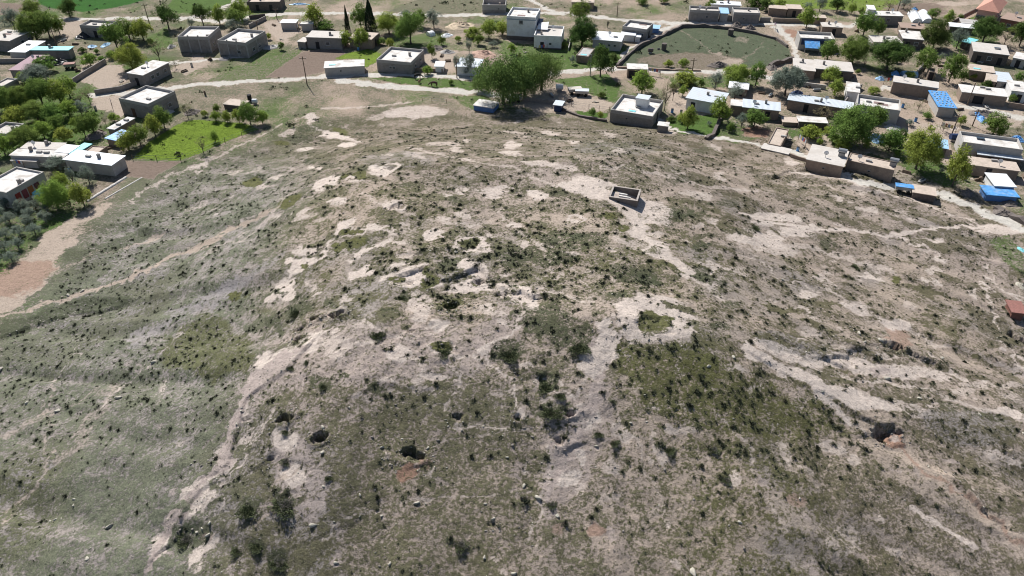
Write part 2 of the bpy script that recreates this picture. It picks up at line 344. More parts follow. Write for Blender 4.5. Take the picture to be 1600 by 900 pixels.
bare(w_poly([(920,505),(950,495),(968,528),(962,560),(935,585),(915,600),(908,575),(930,540)], 4), .95)
bare(w_poly([(870,288),(900,275),(945,285),(1005,312),(1060,330),(1040,352),(1010,345),(960,322),(900,302)], 5), .9)
bare(w_poly([(-20,440),(40,398),(82,358),(120,335),(172,318),(150,345),(110,385),(85,420),(60,450),(30,472),(-20,505)], 4), .95, 'tan')
paint(w_poly([(-20,425),(40,405),(85,405),(60,445),(20,465),(-20,470)], 5), .55, None, 'red')
paint(w_ell(1517,667,75,26,8), .5, .45, 'grey'); paint(w_ell(1240,540,60,14,20), .5, .4, 'grey'); paint(w_ell(960,232,70,10,0), .5, .5, 'grey'); paint(w_ell(620,250,60,14,0), .4, None, 'grey')
for e in [(1396,688,24,14,20,.9),(636,742,18,14,0,.9),(940,830,16,10,0,.6),(660,728,10,10,0,.6),(1400,530,24,10,20,.5),(875,830,12,10,0,.4),(1243,780,16,10,0,.4),(320,840,12,10,0,.3)]: bare(w_ell(*e[:5]), e[5], 'red')
rb = np.random.default_rng(5)
for i in range(330):
    ex, ey = rb.uniform(300, 1580), rb.uniform(165, 640)
    if ex < 520 and ey > 330+(ex-300)*.2: continue
    r = rb.uniform(3, 13)*(.7+.5*(ey/500)); ang = (14 if ex > 1050 else -22 if ex < 560 else 3)+rb.uniform(-8, 8)
    bare(w_ell(ex, ey, r*1.15, r*rb.uniform(.25, .45), ang), rb.uniform(.3, .68))
for i in range(150):
    ex, ey = rb.uniform(200, 1600), rb.uniform(560, 900); r = rb.uniform(4, 16)
    bare(w_ell(ex, ey, r, r*rb.uniform(.3, .8), 35 if ex > 1050 else -50 if ex < 480 else 90), rb.uniform(.2, .6), 'pink' if i % 3 else 'bare')
for i in range(150):
    ex, ey = rb.uniform(0, 520), rb.uniform(300, 900); r = rb.uniform(10, 40)
    paint(w_ell(ex, ey, r, r*.16, -28), rb.uniform(.3, .7), rb.choice([.35, 1.0]))
for i in range(160):
    ex, ey = rb.uniform(1000, 1600), rb.uniform(200, 700); r = rb.uniform(8, 34)
    paint(w_ell(ex, ey, r, r*.15, 17), rb.uniform(.4, .9), rb.choice([.1, 1.05]))
for i in range(200):
    ex, ey = rb.uniform(380, 1150), rb.uniform(190, 520); r = rb.uniform(5, 20)
    paint(w_ell(ex, ey, r, r*.38, 3), rb.uniform(.3, .7), .9, None, 'dark' if i % 3 == 0 else 'grass')
for ex, ey, r in [(735,383,27),(620,323,16),(640,440,12),(747,440,14),(692,547,22),(546,360,20),(612,262,14),(784,298,14),(720,300,9),(853,597,22),(600,355,12),(668,441,16),(875,617,14),(805,352,10),(560,280,10),(900,340,10),(760,390,8)]:
    th = np.linspace(0, 2*math.pi, 13); bare(w_line([(ex+r*math.cos(a), ey+r*.38*math.sin(a)) for a in th], 3.4), .8)
# --- greener patches
for e in [(546,359,16,5,0),(548,382,24,8,-20),(524,289,5,3,0),(542,277,8,4,0),(566,274,10,6,0),(449,316,24,9,-25),(395,286,18,8,-10),(440,223,16,4,0),(530,205,14,4,20),(668,438,10,13,0),(704,474,24,7,0),
          (747,443,9,3,0),(479,416,6,6,0),(1020,502,29,13,0),(692,546,20,8,0),(1403,436,9,5,0),(366,462,14,5,-30),(967,560,6,26,10),(735,382,18,7,0),(977,356,10,5,0),(950,338,14,6,0),(620,440,6,6,0),(1100,575,26,24,20)]:
    green(w_ell(*e), .9, 'moss')
for e in [(629,464,10,9,0),(464,479,17,26,10),(434,512,8,18,-15),(509,473,8,12,0),(895,530,30,20,0),(796,548,26,20,0),(853,597,18,17,0),(862,641,28,13,0),(1294,380,12,10,40),(1176,358,14,6,0),(445,783,27,19,0),
          (385,790,22,18,0),(290,835,18,24,0),(400,852,16,14,0),(435,872,18,16,0),(590,608,16,12,0),(533,585,12,5,0),(505,600,14,12,0),(700,415,14,6,0),(990,430,40,14,10),(850,500,54,26,0),(1110,435,30,10,20),(840,400,60,14,0),(900,375,60,14,0)]:
    green(w_ell(*e), .55, 'dark', .95)
green(w_poly([(965,545),(1000,535),(1080,540),(1150,570),(1230,615),(1300,640),(1318,672),(1250,690),(1150,672),(1050,650),(970,610)], 26), .62, 'moss', .84)
green(w_poly([(240,545),(300,500),(335,490),(390,530),(388,580),(330,595),(260,575)], 12), .6, 'moss', .95)
green(w_poly([(500,640),(700,590),(820,640),(860,740),(820,890),(540,900),(520,780)], 40), .28, 'grass', .9)
green(w_line([(0,520),(50,505),(120,480),(190,470)], 20), .6, 'dark', 1.0); green(w_line([(110,400),(170,385),(230,365)], 18), .45, 'dark', 1.0); green(w_line([(130,360),(200,350),(300,320)], 14), .4, 'dark', .9)
green(w_line([(1490,645),(1460,625),(1560,660)], 8), .4, 'dark', .9)
# --- the village: fields, yards, lanes
V_ = lambda pts, v, w=1.0, cov=1.1, s=None, soft=1.5: paint(w_poly(pts, soft, True), w, cov, s, v)
V_([(60,-20),(60,6),(76,12),(104,15),(130,18),(180,12),(222,1),(250,-20)], 'crop', 1, 1.4)
V_([(280,-10),(262,8),(272,20),(330,18),(360,4),(372,-10)], 'lush'); V_([(208,248),(282,250),(316,238),(352,221),(404,202),(380,193),(314,187),(288,190),(262,204),(230,224)], 'lime', 1, 1.4)
paint(w_poly([(164,272),(190,252),(286,252),(246,273),(240,280)], 2, True), 1, -.2, 'plough'); V_([(120,318),(160,276),(200,275),(150,322)], 'dry', .6, .2, 'brown', 4)
paint(w_poly([(415,121),(474,80),(530,77),(540,84),(512,104),(506,113),(470,120)], 2, True), 1, -.3, 'plough')
paint(w_poly([(320,127),(392,98),(468,76),(474,79),(413,121),(345,128)], 2, True), .85, .55, 'brown', 'lush')
V_([(540,84),(575,76),(597,84),(588,98),(569,106),(560,92),(520,92)], 'lime', .8); paint(w_poly([(0,4),(36,6),(38,16),(0,24)], 2, True), .9, 0, 'plough')
paint(w_poly([(966,103),(979,85),(1001,72),(1040,53),(1062,43),(1110,41),(1160,48),(1205,57),(1232,75),(1237,92),(1200,104),(1120,109),(1040,108)], 2, True), .95, .95, 'brown', 'field')
paint(w_ell(1080,95,80,14,0), .8, .35, 'brown', 'dry'); bare(w_ell(1140,97,20,6), .6, 'tan'); bare(w_ell(1160,62,14,5), .4, 'tan'); bare(w_line([(1060,44),(1085,62),(1110,80),(1160,98)], 2), .5, 'tan'); bare(w_line([(1200,60),(1180,80),(1150,98)], 2), .4, 'tan'); V_([(600,20),(650,0),(700,-20),(760,-20),(790,20),(700,22)], 'far', .8, .85); V_([(860,125),(950,115),(970,135),(960,160),(900,140)], 'lush', .9, .9)
V_([(880,60),(905,60),(1000,75),(970,100),(930,112),(880,108),(860,95)], 'lush', .7, .85); V_([(0,60),(0,40),(200,20),(400,26),(410,38),(280,55),(200,68)], 'far', .35, .8)
for q in ([(780,64),(840,70),(960,74),(990,80),(960,104),(880,112),(840,100),(790,96)],[(0,150),(150,140),(150,200),(110,240),(0,250)],[(1040,120),(1180,118),(1190,134),(1060,140)],[(230,60),(262,40),(270,70),(240,84)],[(600,60),(690,50),(700,70),(620,80)],[(1220,200),(1330,210),(1330,236),(1250,224)],[(1380,210),(1440,235),(1500,270),(1490,296),(1420,270)],[(1500,44),(1560,46),(1560,66),(1490,74)]): V_(q, 'lush', .75, .9, None, 5)
V_([(895,170),(950,178),(945,192),(905,182)], 'lush', 1, 1.2); V_([(1040,195),(1060,180),(1120,180),(1125,212),(1060,208)], 'lush', .9, 1.1); V_([(1120,180),(1170,200),(1190,215),(1150,225),(1120,215)], 'lush', .6, .8)
V_([(580,122),(660,120),(740,128),(760,145),(700,140),(620,130)], 'lush', .85, .95); V_([(700,150),(760,150),(790,172),(740,172)], 'lush', .7, .9); V_([(0,140),(150,138),(170,160),(140,230),(0,240)], 'lush', .6, .9)
V_([(300,128),(440,128),(400,170),(330,170),(300,150)], 'far', .3, .6); V_([(660,60),(780,55),(830,90),(760,80),(690,78)], 'lush', .5, .8); V_([(1150,-20),(1420,-20),(1400,20),(1300,15),(1200,8)], 'lime', .7, 1.0)
V_([(1560,130),(1600,130),(1600,150)], 'lush', .6); V_([(1350,150),(1480,170),(1440,178)], 'lush', .4, .7); V_([(1470,55),(1530,20),(1500,80)], 'lush', .8, 1.0); paint(w_ell(1430,15,50,10), .8, -.1, 'plough'); paint(w_ell(1490,6,24,4), .9, -.3, 'tan')
V_([(1545,375),(1575,365),(1600,400),(1600,430),(1570,410)], 'lush', .6, .8); paint(w_ell(1180,207,22,9), .9, -.2, 'red'); paint(w_ell(1236,54,9,9), .9, -.2, 'red')
V_([(1500,290),(1560,320),(1600,335),(1560,350),(1440,300)], 'dry', .6, .7, 'brown'); V_([(0,330),(80,300),(160,310),(60,370),(0,420)], 'lush', .5, .7, 'plough')
for pts, w in [([(800,163),(822,147),(862,136),(905,146),(955,160),(952,172),(885,174),(840,175)],.95),([(180,176),(142,168),(150,150),(185,150),(200,165),(175,200)],.9),([(265,110),(310,85),(330,100),(290,118)],.8),
               ([(415,34),(455,30),(470,50),(440,70),(420,52)],.9),([(660,75),(715,80),(705,108),(665,105)],.8),([(125,100),(195,100),(200,125),(160,140),(128,128)],.85),([(1400,180),(1490,205),(1480,255),(1420,230)],.85),
               ([(1480,150),(1600,165),(1600,200),(1520,200)],.7),([(1240,215),(1300,210),(1300,240),(1262,245)],.9),([(1040,140),(1130,140),(1100,180),(1045,175)],.6),([(100,25),(130,28),(125,60),(90,65)],.7)]:
    bare(w_poly(pts, 4), w, 'tan')
ROADS = [([(142,148),(185,146),(240,141),(300,133),(380,128),(470,123),(550,117),(620,117),(700,119),(760,122),(870,114),(940,108),(985,107),(1040,111),(1087,111),(1129,113),(1172,119),(1240,126)],7),
         ([(100,29),(245,29),(290,29),(330,20),(364,4),(390,-8)],4),([(290,29),(340,34),(415,24),(449,22),(530,20),(609,22),(690,24),(790,22),(886,20),(920,25),(969,31),(1050,36),(1097,36),(1210,38),(1286,39),(1330,42)],5.5),
         ([(860,17),(840,6),(818,-4)],5),([(1210,38),(1222,50),(1238,64),(1244,91),(1240,126)],11),([(1050,40),(1010,61),(985,76),(962,104)],6),([(1330,42),(1345,30),(1360,15)],5),
         ([(1380,137),(1440,150),(1500,165),(1570,178),(1620,190)],8),([(1238,236),(1290,262),(1340,284),(1400,292),(1470,305),(1540,332),(1620,365)],11),([(530,125),(600,134),(680,140),(755,145),(800,155)],9),
         ([(1010,175),(1060,205),(1130,216),(1195,228)],4),([(30,62),(95,30)],9),([(255,100),(300,95),(370,90),(400,80)],4)]
for pts, w in ROADS: paint(w_line(pts, w*.82, .45), .93, -.4, 'road')
bare(w_ell(1062,40,12,3), .5)
# --- winding footpaths and rills, thin
for p, w, k_ in [([(300,500),(240,560),(200,600),(150,640)],2.5,.5),([(430,640),(380,700),(350,760),(345,800)],3,.6),([(960,640),(1000,690),(1010,740),(1040,800)],3,.4),([(1120,640),(1170,690),(1180,760),(1230,830)],3,.4),
                 ([(560,300),(620,330),(700,350),(760,352)],3,.5),([(640,230),(720,250),(800,262),(870,290)],3,.5),([(780,330),(830,380),(900,420),(930,470)],3,.5),([(690,560),(720,590),(700,640)],4,.5),([(600,540),(640,560),(680,600)],4,.5),
                 ([(1100,340),(1160,380),(1210,430),(1280,460)],3,.5),([(450,300),(420,340),(380,370),(300,410)],4,.5),([(820,480),(800,520),(760,545)],4,.7),([(840,470),(860,430),(850,400)],3,.5),([(920,470),(880,455),(845,460)],4,.6)]:
    bare(w_line(p, w), k_, 'bare')
# cattle-trodden grey heaps etc. stay geometry

gm = bpy.data.materials.new('ground_soil_and_grass'); gm.use_nodes = True
t = gm.node_tree; N = t.nodes; L = t.links; B = N['Principled BSDF']; B.inputs['Roughness'].default_value = .95; B.inputs['Specular IOR Level'].default_value = .08
geo = N.new('ShaderNodeNewGeometry')
def attr(n):
    a = N.new('ShaderNodeAttribute'); a.attribute_name = n; return a
def noise(sc, det, rough=.6):
    n = N.new('ShaderNodeTexNoise'); n.inputs['Scale'].default_value = sc; n.inputs['Detail'].default_value = det; n.inputs['Roughness'].default_value = rough
    L.new(geo.outputs['Position'], n.inputs['Vector']); return n.outputs['Fac']
def math_(op, a, b, c=None):
    n = N.new('ShaderNodeMath'); n.operation = op
    for i, v in enumerate([a, b] + ([c] if c is not None else [])):
        if isinstance(v, (int, float)): n.inputs[i].default_value = v
        else: L.new(v, n.inputs[i])
    return n.outputs[0]
def rng_(v, a, b, c, d):
    n = N.new('ShaderNodeMapRange'); L.new(v, n.inputs[0])
    for i, q in enumerate((a, b, c, d)): n.inputs[i+1].default_value = q
    return n.outputs[0]
nA = noise(1.1, 8, .68); nB = noise(4.5, 5, .8); nC = noise(.35, 4); nD = noise(2.2, 6, .75); nE = noise(3.0, 7, .72)
cv = attr('cover').outputs['Fac']
cv2 = math_('ADD', cv, rng_(nA, .25, .75, -.38, .38)); cv2 = math_('ADD', cv2, rng_(nE, .3, .7, -.62, .62)); cv2 = math_('ADD', cv2, rng_(nB, .3, .7, -.24, .24))
fac = rng_(cv2, .30, .72, .02, .95)
soilv = N.new('ShaderNodeVectorMath'); soilv.operation = 'SCALE'; L.new(attr('soil').outputs['Color'], soilv.inputs[0])
L.new(math_('MULTIPLY', math_('MULTIPLY', rng_(nB, .3, .7, .72, 1.2), rng_(nA, .3, .7, .85, 1.12)), rng_(nD, .36, .46, .78, 1.0)), soilv.inputs['Scale'])
vegv = N.new('ShaderNodeVectorMath'); vegv.operation = 'SCALE'; L.new(attr('veg').outputs['Color'], vegv.inputs[0])
L.new(math_('MULTIPLY', math_('MULTIPLY', rng_(nB, .3, .7, .5, 1.5), rng_(nC, .3, .7, .85, 1.15)), rng_(nD, .35, .62, .75, 1.2)), vegv.inputs['Scale'])
mx = N.new('ShaderNodeMix'); mx.data_type = 'RGBA'; L.new(fac, mx.inputs[0]); L.new(soilv.outputs[0], mx.inputs[6]); L.new(vegv.outputs[0], mx.inputs[7])
L.new(mx.outputs[2], B.inputs['Base Color'])
hgt = math_('ADD', math_('MULTIPLY', nA, .35), math_('MULTIPLY', nB, math_('MULTIPLY_ADD', fac, .14, .05)))
bp = N.new('ShaderNodeBump'); bp.inputs['Strength'].default_value = .75; bp.inputs['Distance'].default_value = .9
L.new(hgt, bp.inputs['Height']); L.new(bp.outputs[0], B.inputs['Normal'])
nr, nc = X.shape
idx = np.arange(nr*nc).reshape(nr, nc)
F = np.stack([idx[:-1, :-1], idx[:-1, 1:], idx[1:, 1:], idx[1:, :-1]], -1).reshape(-1, 4)
me = mesh_np('ground', np.stack([Xf, Yf, Zf], 1), F, gm, True)
def put(n, arr, ty='FLOAT_COLOR'):
    a = me.attributes.new(n, ty, 'POINT')
    if ty == 'FLOAT_COLOR': a.data.foreach_set('color', np.concatenate([arr, np.ones((nv, 1))], 1).astype(np.float32).ravel())
    else: a.data.foreach_set('value', arr.astype(np.float32))
tag(link('ground', me), kind='structure')
# ---------------------------------------------------------------- plants and stones on the mound
CV = cover.reshape(nr, nc)
def at_grid(arr, x, y):
    i = np.clip(np.searchsorted(Vy, y), 0, nr-1)
    hw = halfw[i]; j = np.clip(np.searchsorted(U, x/hw), 0, nc-1)
    return arr[i, j]
ZG = Zf.reshape(nr, nc)
def hz(x, y):
    i = int(np.clip(np.searchsorted(Vy, y)-1, 0, nr-2)); fy = (y-Vy[i])/(Vy[i+1]-Vy[i]); out = []
    for ii in (i, i+1):
        u = x/halfw[ii]; j = int(np.clip(np.searchsorted(U, u)-1, 0, nc-2)); fx = (u-U[j])/(U[j+1]-U[j]); out.append(ZG[ii, j]*(1-fx)+ZG[ii, j+1]*fx)
    return float(out[0]*(1-fy)+out[1]*fy)
M_tuft = mat('thorny_tuft', (.042, .048, .030), var=.3, island=.35)
M_tuft2 = mat('grey_thorn_bush', (.20, .185, .165), var=.2, island=.35)
M_weed = mat('low_weed', (.11, .12, .065), var=.3, island=.4)
M_bush = mat('green_bush', (.085, .10, .048), var=.25, island=.4)
M_rock = mat('limestone', (.37, .345, .29), rough=.9, var=.2, scale=4, bump=.4)
M_rockd = mat('dark_stone', (.20, .18, .16), rough=.9, var=.25, scale=4, bump=.4)
def tuft_mesh(n, seed, flat=.62, wid=.16):
    """a cushion of short blades pointing out of a low dome, unit radius"""
    r = np.random.default_rng(seed); V = []; Fc = []
    for i in range(n):
        a = r.uniform(0, 2*math.pi); e = math.asin(r.uniform(.0, 1)); q = r.uniform(.25, .85)*(1+.25*math.sin(3*a+seed))
        c = np.array([math.cos(a)*math.cos(e)*q, math.sin(a)*math.cos(e)*q, math.sin(e)*q*flat+.02])
        d = np.array([math.cos(a)*math.cos(e), math.sin(a)*math.cos(e), math.sin(e)+.35])+r.normal(0, .35, 3); d /= np.linalg.norm(d)
        s = np.cross(d, r.normal(0, 1, 3)); s /= np.linalg.norm(s)+1e-6
        w = wid*r.uniform(.7, 1.5); l = r.uniform(.18, .36)*(1 if wid > .08 else .4)
        k = len(V); V += [c-s*w-d*l*.4, c+s*w-d*l*.4, c+d*l]; Fc.append([k, k+1, k+2])
    V = np.array(V); V[:, 2] = np.maximum(V[:, 2], -.05)
    return V, np.array(Fc)
def ico(sub=1):
    import bmesh
    bm = bmesh.new(); bmesh.ops.create_icosphere(bm, subdivisions=sub, radius=1)
    V = np.array([v.co[:] for v in bm.verts]); F_ = np.array([[v.index for v in f.verts] for f in bm.faces]); bm.free(); return V, F_
ICO1, ICO2 = ico(1), ico(2)
def rock_mesh(seed, sub=1):
    r = np.random.default_rng(seed); V, F_ = (ICO1 if sub == 1 else ICO2); V = V.copy()
    for _ in range(9):
        n = r.normal(0, 1, 3); n /= np.linalg.norm(n); d = r.uniform(.35, .72); t = V@n
        V -= np.where(t > d, t-d, 0)[:, None]*n
    V *= 1+r.uniform(-.08, .08, (len(V), 1)); V *= np.array([1.25, r.uniform(.6, .95), r.uniform(.5, .7)])
    return V, F_
TV = [tuft_mesh(90, s, flat=.7, wid=.11) for s in range(6)]
T_ME = [mesh_np('tuft', v, f, M_tuft) for v, f in TV]
RV = [rock_mesh(s) for s in range(6)]
# candidates over the visible mound, thinned by a density field
def dens(px, py, x, y):
    d = .30+.0*px
    for cx, cy, rx, ry, w in [(800,420,230,70,.6),(1100,650,190,90,.75),(270,560,120,90,.3),(1210,440,150,70,.35),(560,330,180,70,.35),(640,470,150,60,.35),(150,420,160,80,.05),(1000,560,60,50,.3),
                              (120,660,90,60,.35),(330,330,120,60,.25),(1130,740,120,50,.25),(480,560,90,40,.2)]:
        d = np.maximum(d, w*np.exp(-(((px-cx)/rx)**2+((py-cy)/ry)**2))+.18)
    d = np.where(py > 780, d*.35, d); d = np.where((px > 480) & (px < 850) & (py > 640), d*.4, d)
    d = np.where((py < 260), d*.6, d); d = np.where((px < 330) & (py > 690), d*.45, d)
    d = np.where((px > 970) & (px < 1310) & (py > 545) & (py < 690), d*.6, d)
    return d*(.2+1.5*vnoise(x/3.2, y/3.2, 101)*(.4+vnoise(x/1.1, y/1.1, 102)))
M0 = 105000
cx_ = rng.uniform(-80, 95, M0); cy_ = rng.uniform(30, 150, M0)
cz_ = at_grid(ZG, cx_, cy_); cpx, cpy = proj(cx_, cy_, cz_)
ok = (mound_t(cx_, cy_) < .97) & (cpx > -20) & (cpx < 1620) & (cpy < 925)
cc = at_grid(CV, cx_, cy_)
pr = dens(cpx, cpy, cx_, cy_)*(.12+1.0*np.clip(cc, 0, 1.1))*.95*np.where((cpy > 255) & (cpy < 560) & (cpx > 520) & (cpx < 1120), 1.35, 1.0)
ok &= rng.uniform(0, 1, M0) < pr
X0 = cx_[ok]; Y0 = cy_[ok]; S0 = np.clip(rng.lognormal(-1.8, .45, ok.sum()), .08, .44)*np.where((cpx[ok] > 930) & (cpx[ok] < 1340) & (cpy[ok] > 560) & (cpy[ok] < 770), 1.06, 1.0)
Z0 = height(X0, Y0)
show = S0/np.hypot(Y0, 70-Z0)
order = np.argsort(-show); NEAR = 290
CG, VGr = cover.reshape(nr, nc), veg.reshape(nr, nc, 3)
for i in order[:4200]:                                   # greener ring of herbs round each thorny cushion
    rr = S0[i]*2.1; i0, i1 = np.searchsorted(Vy, (Y0[i]-rr, Y0[i]+rr)); hw = halfw[min(i0, nr-1)]
    j0, j1 = np.searchsorted(U, ((X0[i]-rr)/hw, (X0[i]+rr)/hw)); sl = (slice(i0, i1+1), slice(j0, j1+1))
    q = np.exp(-((X[sl]-X0[i])**2+(Y[sl]-Y0[i])**2)/(rr*.62)**2)*.52
    CG[sl] += (1.05-CG[sl])*q; VGr[sl] += (VEG['dark'][None, None]-VGr[sl])*(q*.8)[..., None]
put('soil', soil); put('veg', veg); put('cover', cover, 'FLOAT')
for i in order[:NEAR]:
    o = link('thorn_tuft', T_ME[int(rng.integers(6))], None, (X0[i], Y0[i], Z0[i]-.02), rng.uniform(0, 6.28), (S0[i], S0[i]*rng.uniform(.8, 1.1), S0[i]*rng.uniform(.8, 1.1)))
    qx, qy = cpx[ok][i], cpy[ok][i]
    ar = ('left slope' if qx < 400 else 'mossy patch and slope right of the centre' if qx > 930 and qy < 720 and qx < 1320 else 'far right slope' if qx >= 1320 else 'grassy slope at the bottom right' if qx > 930 else 'broken pinkish slope in the centre' if qy < 650 else 'grassy slope at the bottom centre')
    tag(o, 'low dark green thorny tuft on the '+ar, 'tuft', 'dark thorny tufts on the '+ar)
def scatter(name, protos, x, y, z, s, m, kind='stuff'):
    Vs, Fs, b = [], [], 0
    for i in range(len(x)):
        V, F_ = protos[i % len(protos)]; a = i*2.399
        ca, sa = math.cos(a), math.sin(a)
        W_ = np.stack([V[:, 0]*ca-V[:, 1]*sa, V[:, 0]*sa+V[:, 1]*ca, V[:, 2]], 1)*s[i]+(x[i], y[i], z[i])
        Vs.append(W_); Fs.append(F_+b); b += len(V)
    return tag(link(name, mesh_np(name, np.concatenate(Vs), np.concatenate(Fs), m)), kind=kind)
TVs = [tuft_mesh(20, s+50, wid=.26) for s in range(8)]; TVt = [tuft_mesh(10, s+60, wid=.36) for s in range(8)]
r_ = order[NEAR:3200]
scatter('small_thorn_tufts', TVs, X0[r_], Y0[r_], Z0[r_], S0[r_]*1.02, M_tuft)
r_ = order[3200:]
scatter('tiny_thorn_tufts', TVt, X0[r_], Y0[r_], Z0[r_], S0[r_]*1.05, M_tuft)
print('tufts', len(X0))
# low weeds
M1 = 16000
x = rng.uniform(-80, 95, M1); y = rng.uniform(30, 150, M1); c = at_grid(CV, x, y); z = at_grid(ZG, x, y); px, py = proj(x, y, z)
k = (mound_t(x, y) < .98) & (px > -20) & (px < 1620) & (py < 925) & (c > .55) & (rng.uniform(0, 1, M1) < .45)
x, y = x[k], y[k]
TVw = [tuft_mesh(8, s+80, flat=.4, wid=.3) for s in range(6)]
scatter('low_weeds', TVw, x, y, height(x, y), rng.uniform(.08, .26, len(x)), M_weed)
# small stones
M2 = 42000
x = rng.uniform(-80, 95, M2); y = rng.uniform(30, 150, M2); z = at_grid(ZG, x, y); px, py = proj(x, y, z)
dd = .07+.25*np.exp(-(((px-700)/300)**2+((py-720)/140)**2))+.5*np.exp(-(((px-1390)/110)**2+((py-540)/40)**2))+.35*np.exp(-(((px-560)/160)**2+((py-580)/50)**2))+.4*np.exp(-(((px-310)/60)**2+((py-790)/80)**2))
k = (mound_t(x, y) < .98) & (px > -20) & (px < 1620) & (py < 925) & (rng.uniform(0, 1, M2) < dd*(.3+vnoise(x/3, y/3, 105)))
x, y = x[k], y[k]; s = np.clip(rng.lognormal(-2.5, .42, len(x)), .04, .22)
# loose stones gather round the holes and under the eroded steps
for cx0, cy0, rx0, ry0, dp in PITW:
    n = int(26*dp*rx0)+4; a = rng.uniform(0, 6.28, n); q = rng.uniform(.9, 2.1, n); x = np.append(x, cx0+rx0*q*np.cos(a)); y = np.append(y, cy0-.4+ry0*1.3*q*np.sin(a)); s = np.append(s, rng.uniform(.05, .17, n))
for pts, dp in SCW:
    for (x0, y0), (x1, y1) in zip(pts[:-1], pts[1:]):
        n = int(math.hypot(x1-x0, y1-y0)*3.2*dp)+1; t = rng.uniform(0, 1, n); x = np.append(x, x0+(x1-x0)*t+rng.normal(0, .7, n)); y = np.append(y, y0+(y1-y0)*t-abs(rng.normal(0, .8, n))); s = np.append(s, rng.uniform(.05, .2, n))
p_ = rng.permutation(len(x)); x, y, s = x[p_], y[p_], s[p_]
h = len(x)//2
scatter('small_pale_stones', RV, x[h:], y[h:], height(x[h:], y[h:]), s[h:], M_rock)
scatter('small_dark_clods', RV, x[:h], y[:h], height(x[:h], y[:h]), s[:h]*1.2, M_rockd)
print('stones', len(x))
# named boulders: x, y in the photo, radius px, label
R_ME = [mesh_np('rock', *rock_mesh(s+20, 2), M_rock) for s in range(6)]
ROCKS = [(651,786,5,'grey round boulder below the reddish spoil of the lone pit'),(818,760,4,'dark sided pale boulder on the lower slope left of the sandy patch'),(841,777,6,'long pale slab of rock standing in the lower slope grass'),
 (770,812,5,'white pointed boulder beside a small dark hole near the bottom'),(871,806,4,'tan flat stone on the lower slope right of the white boulder'),(804,896,5,'whitish rock at the bottom edge of the slope'),(1083,896,8,'large white rock at the bottom edge right of centre'),
 (1156,817,4,'pale boulder beside a cluster of thorny tufts lower right'),(325,836,5,'largest pale boulder of the heap in the left gully'),(316,827,4,'angular pale boulder in the middle of the left gully heap'),(308,831,3,'small pale boulder on the left of the gully heap'),
 (327,817,4,'pale boulder at the top of the left gully heap'),(489,822,6,'pale flat boulder on the edge of the small step near the bottom'),(505,707,5,'pale upright boulder below the small shadowed pit'),(504,668,4,'yellowish flat stone behind the small shadowed pit'),
 (172,823,7,'grey flat boulder in a weedy hollow on the lower left slope'),(136,873,4,'pale flat boulder near the lower left corner'),(115,781,3,'upper white stone of the pair on the left slope'),(115,790,3,'lower white stone of the pair on the left slope'),
 (78,814,3,'leftmost white stone of the row on the lower left slope'),(87,812,3,'middle white stone of the row on the lower left slope'),(96,811,3,'right white stone of the row on the lower left slope'),(90,642,5,'pale slab beside the footpath on the left slope'),
 (42,631,4,'pale boulder on the upper left slope near the photo edge'),(185,622,6,'broad white rock on the left slope above the path'),(128,455,4,'white rock on the left flank just above the long track'),(107,461,4,'second white rock on the left flank above the long track'),
 (240,567,6,'cream rock shelf on the mossy part of the left flank'),(1146,558,4,'white rock at the right edge of the sandy clearing'),(1387,592,6,'white rock at the upper end of the right slope'),(1342,522,4,'pale block among the boulders on the right slope'),
 (1375,536,5,'largest pale boulder under the red cut on the right slope'),(1350,535,4,'pale boulder on the left of the red cut'),(1452,555,4,'pale boulder right of the red cut'),(1471,561,4,'pale boulder at the end of the boulder line on the right slope'),
 (609,880,4,'small white rock at the lower centre left'),(525,880,4,'pair of pale rocks at the bottom left of centre'),(597,806,3,'white pebble-like rock above the small step'),(562,774,3,'white stone beside the weedy hollow centre left'),(597,699,4,'yellowish rock left of the lone pit'),
 (712,393,4,'white stone inside the ringed hollow'),(1222,438,3,'pale stone on the right part of the flat top'),(757,871,4,'pale rounded rock near the bottom centre'),(985,660,3,'white stone on the slope under the sandy clearing'),(1108,573,4,'white rock on the mossy slope'),
 (1530,648,4,'white boulder on the right slope near the grey wash'),(1436,622,4,'white boulder above the grey wash on the right slope'),(1250,780,3,'pale stone in the dry grass lower right'),(932,697,3,'pale stone at the eroded step'),(668,700,3,'pale stone right of the lone pit'),
 (520,905,5,'pale rock cut by the bottom edge'),(547,905,6,'rounded pale rock cut by the bottom edge'),(0,577,6,'dark sided white boulder at the left photo edge')]
for i, (px, py, r, lb) in enumerate(ROCKS):
    x, y = ground_pt(px, py); s = r/pxm(px, py)
    o = link('rock', R_ME[i % 6], None, (x, y, hz(x, y)+s*.1), i*1.3, (s, s, s*1.1)); tag(o, lb, 'rock', 'pale rocks lying on the mound')
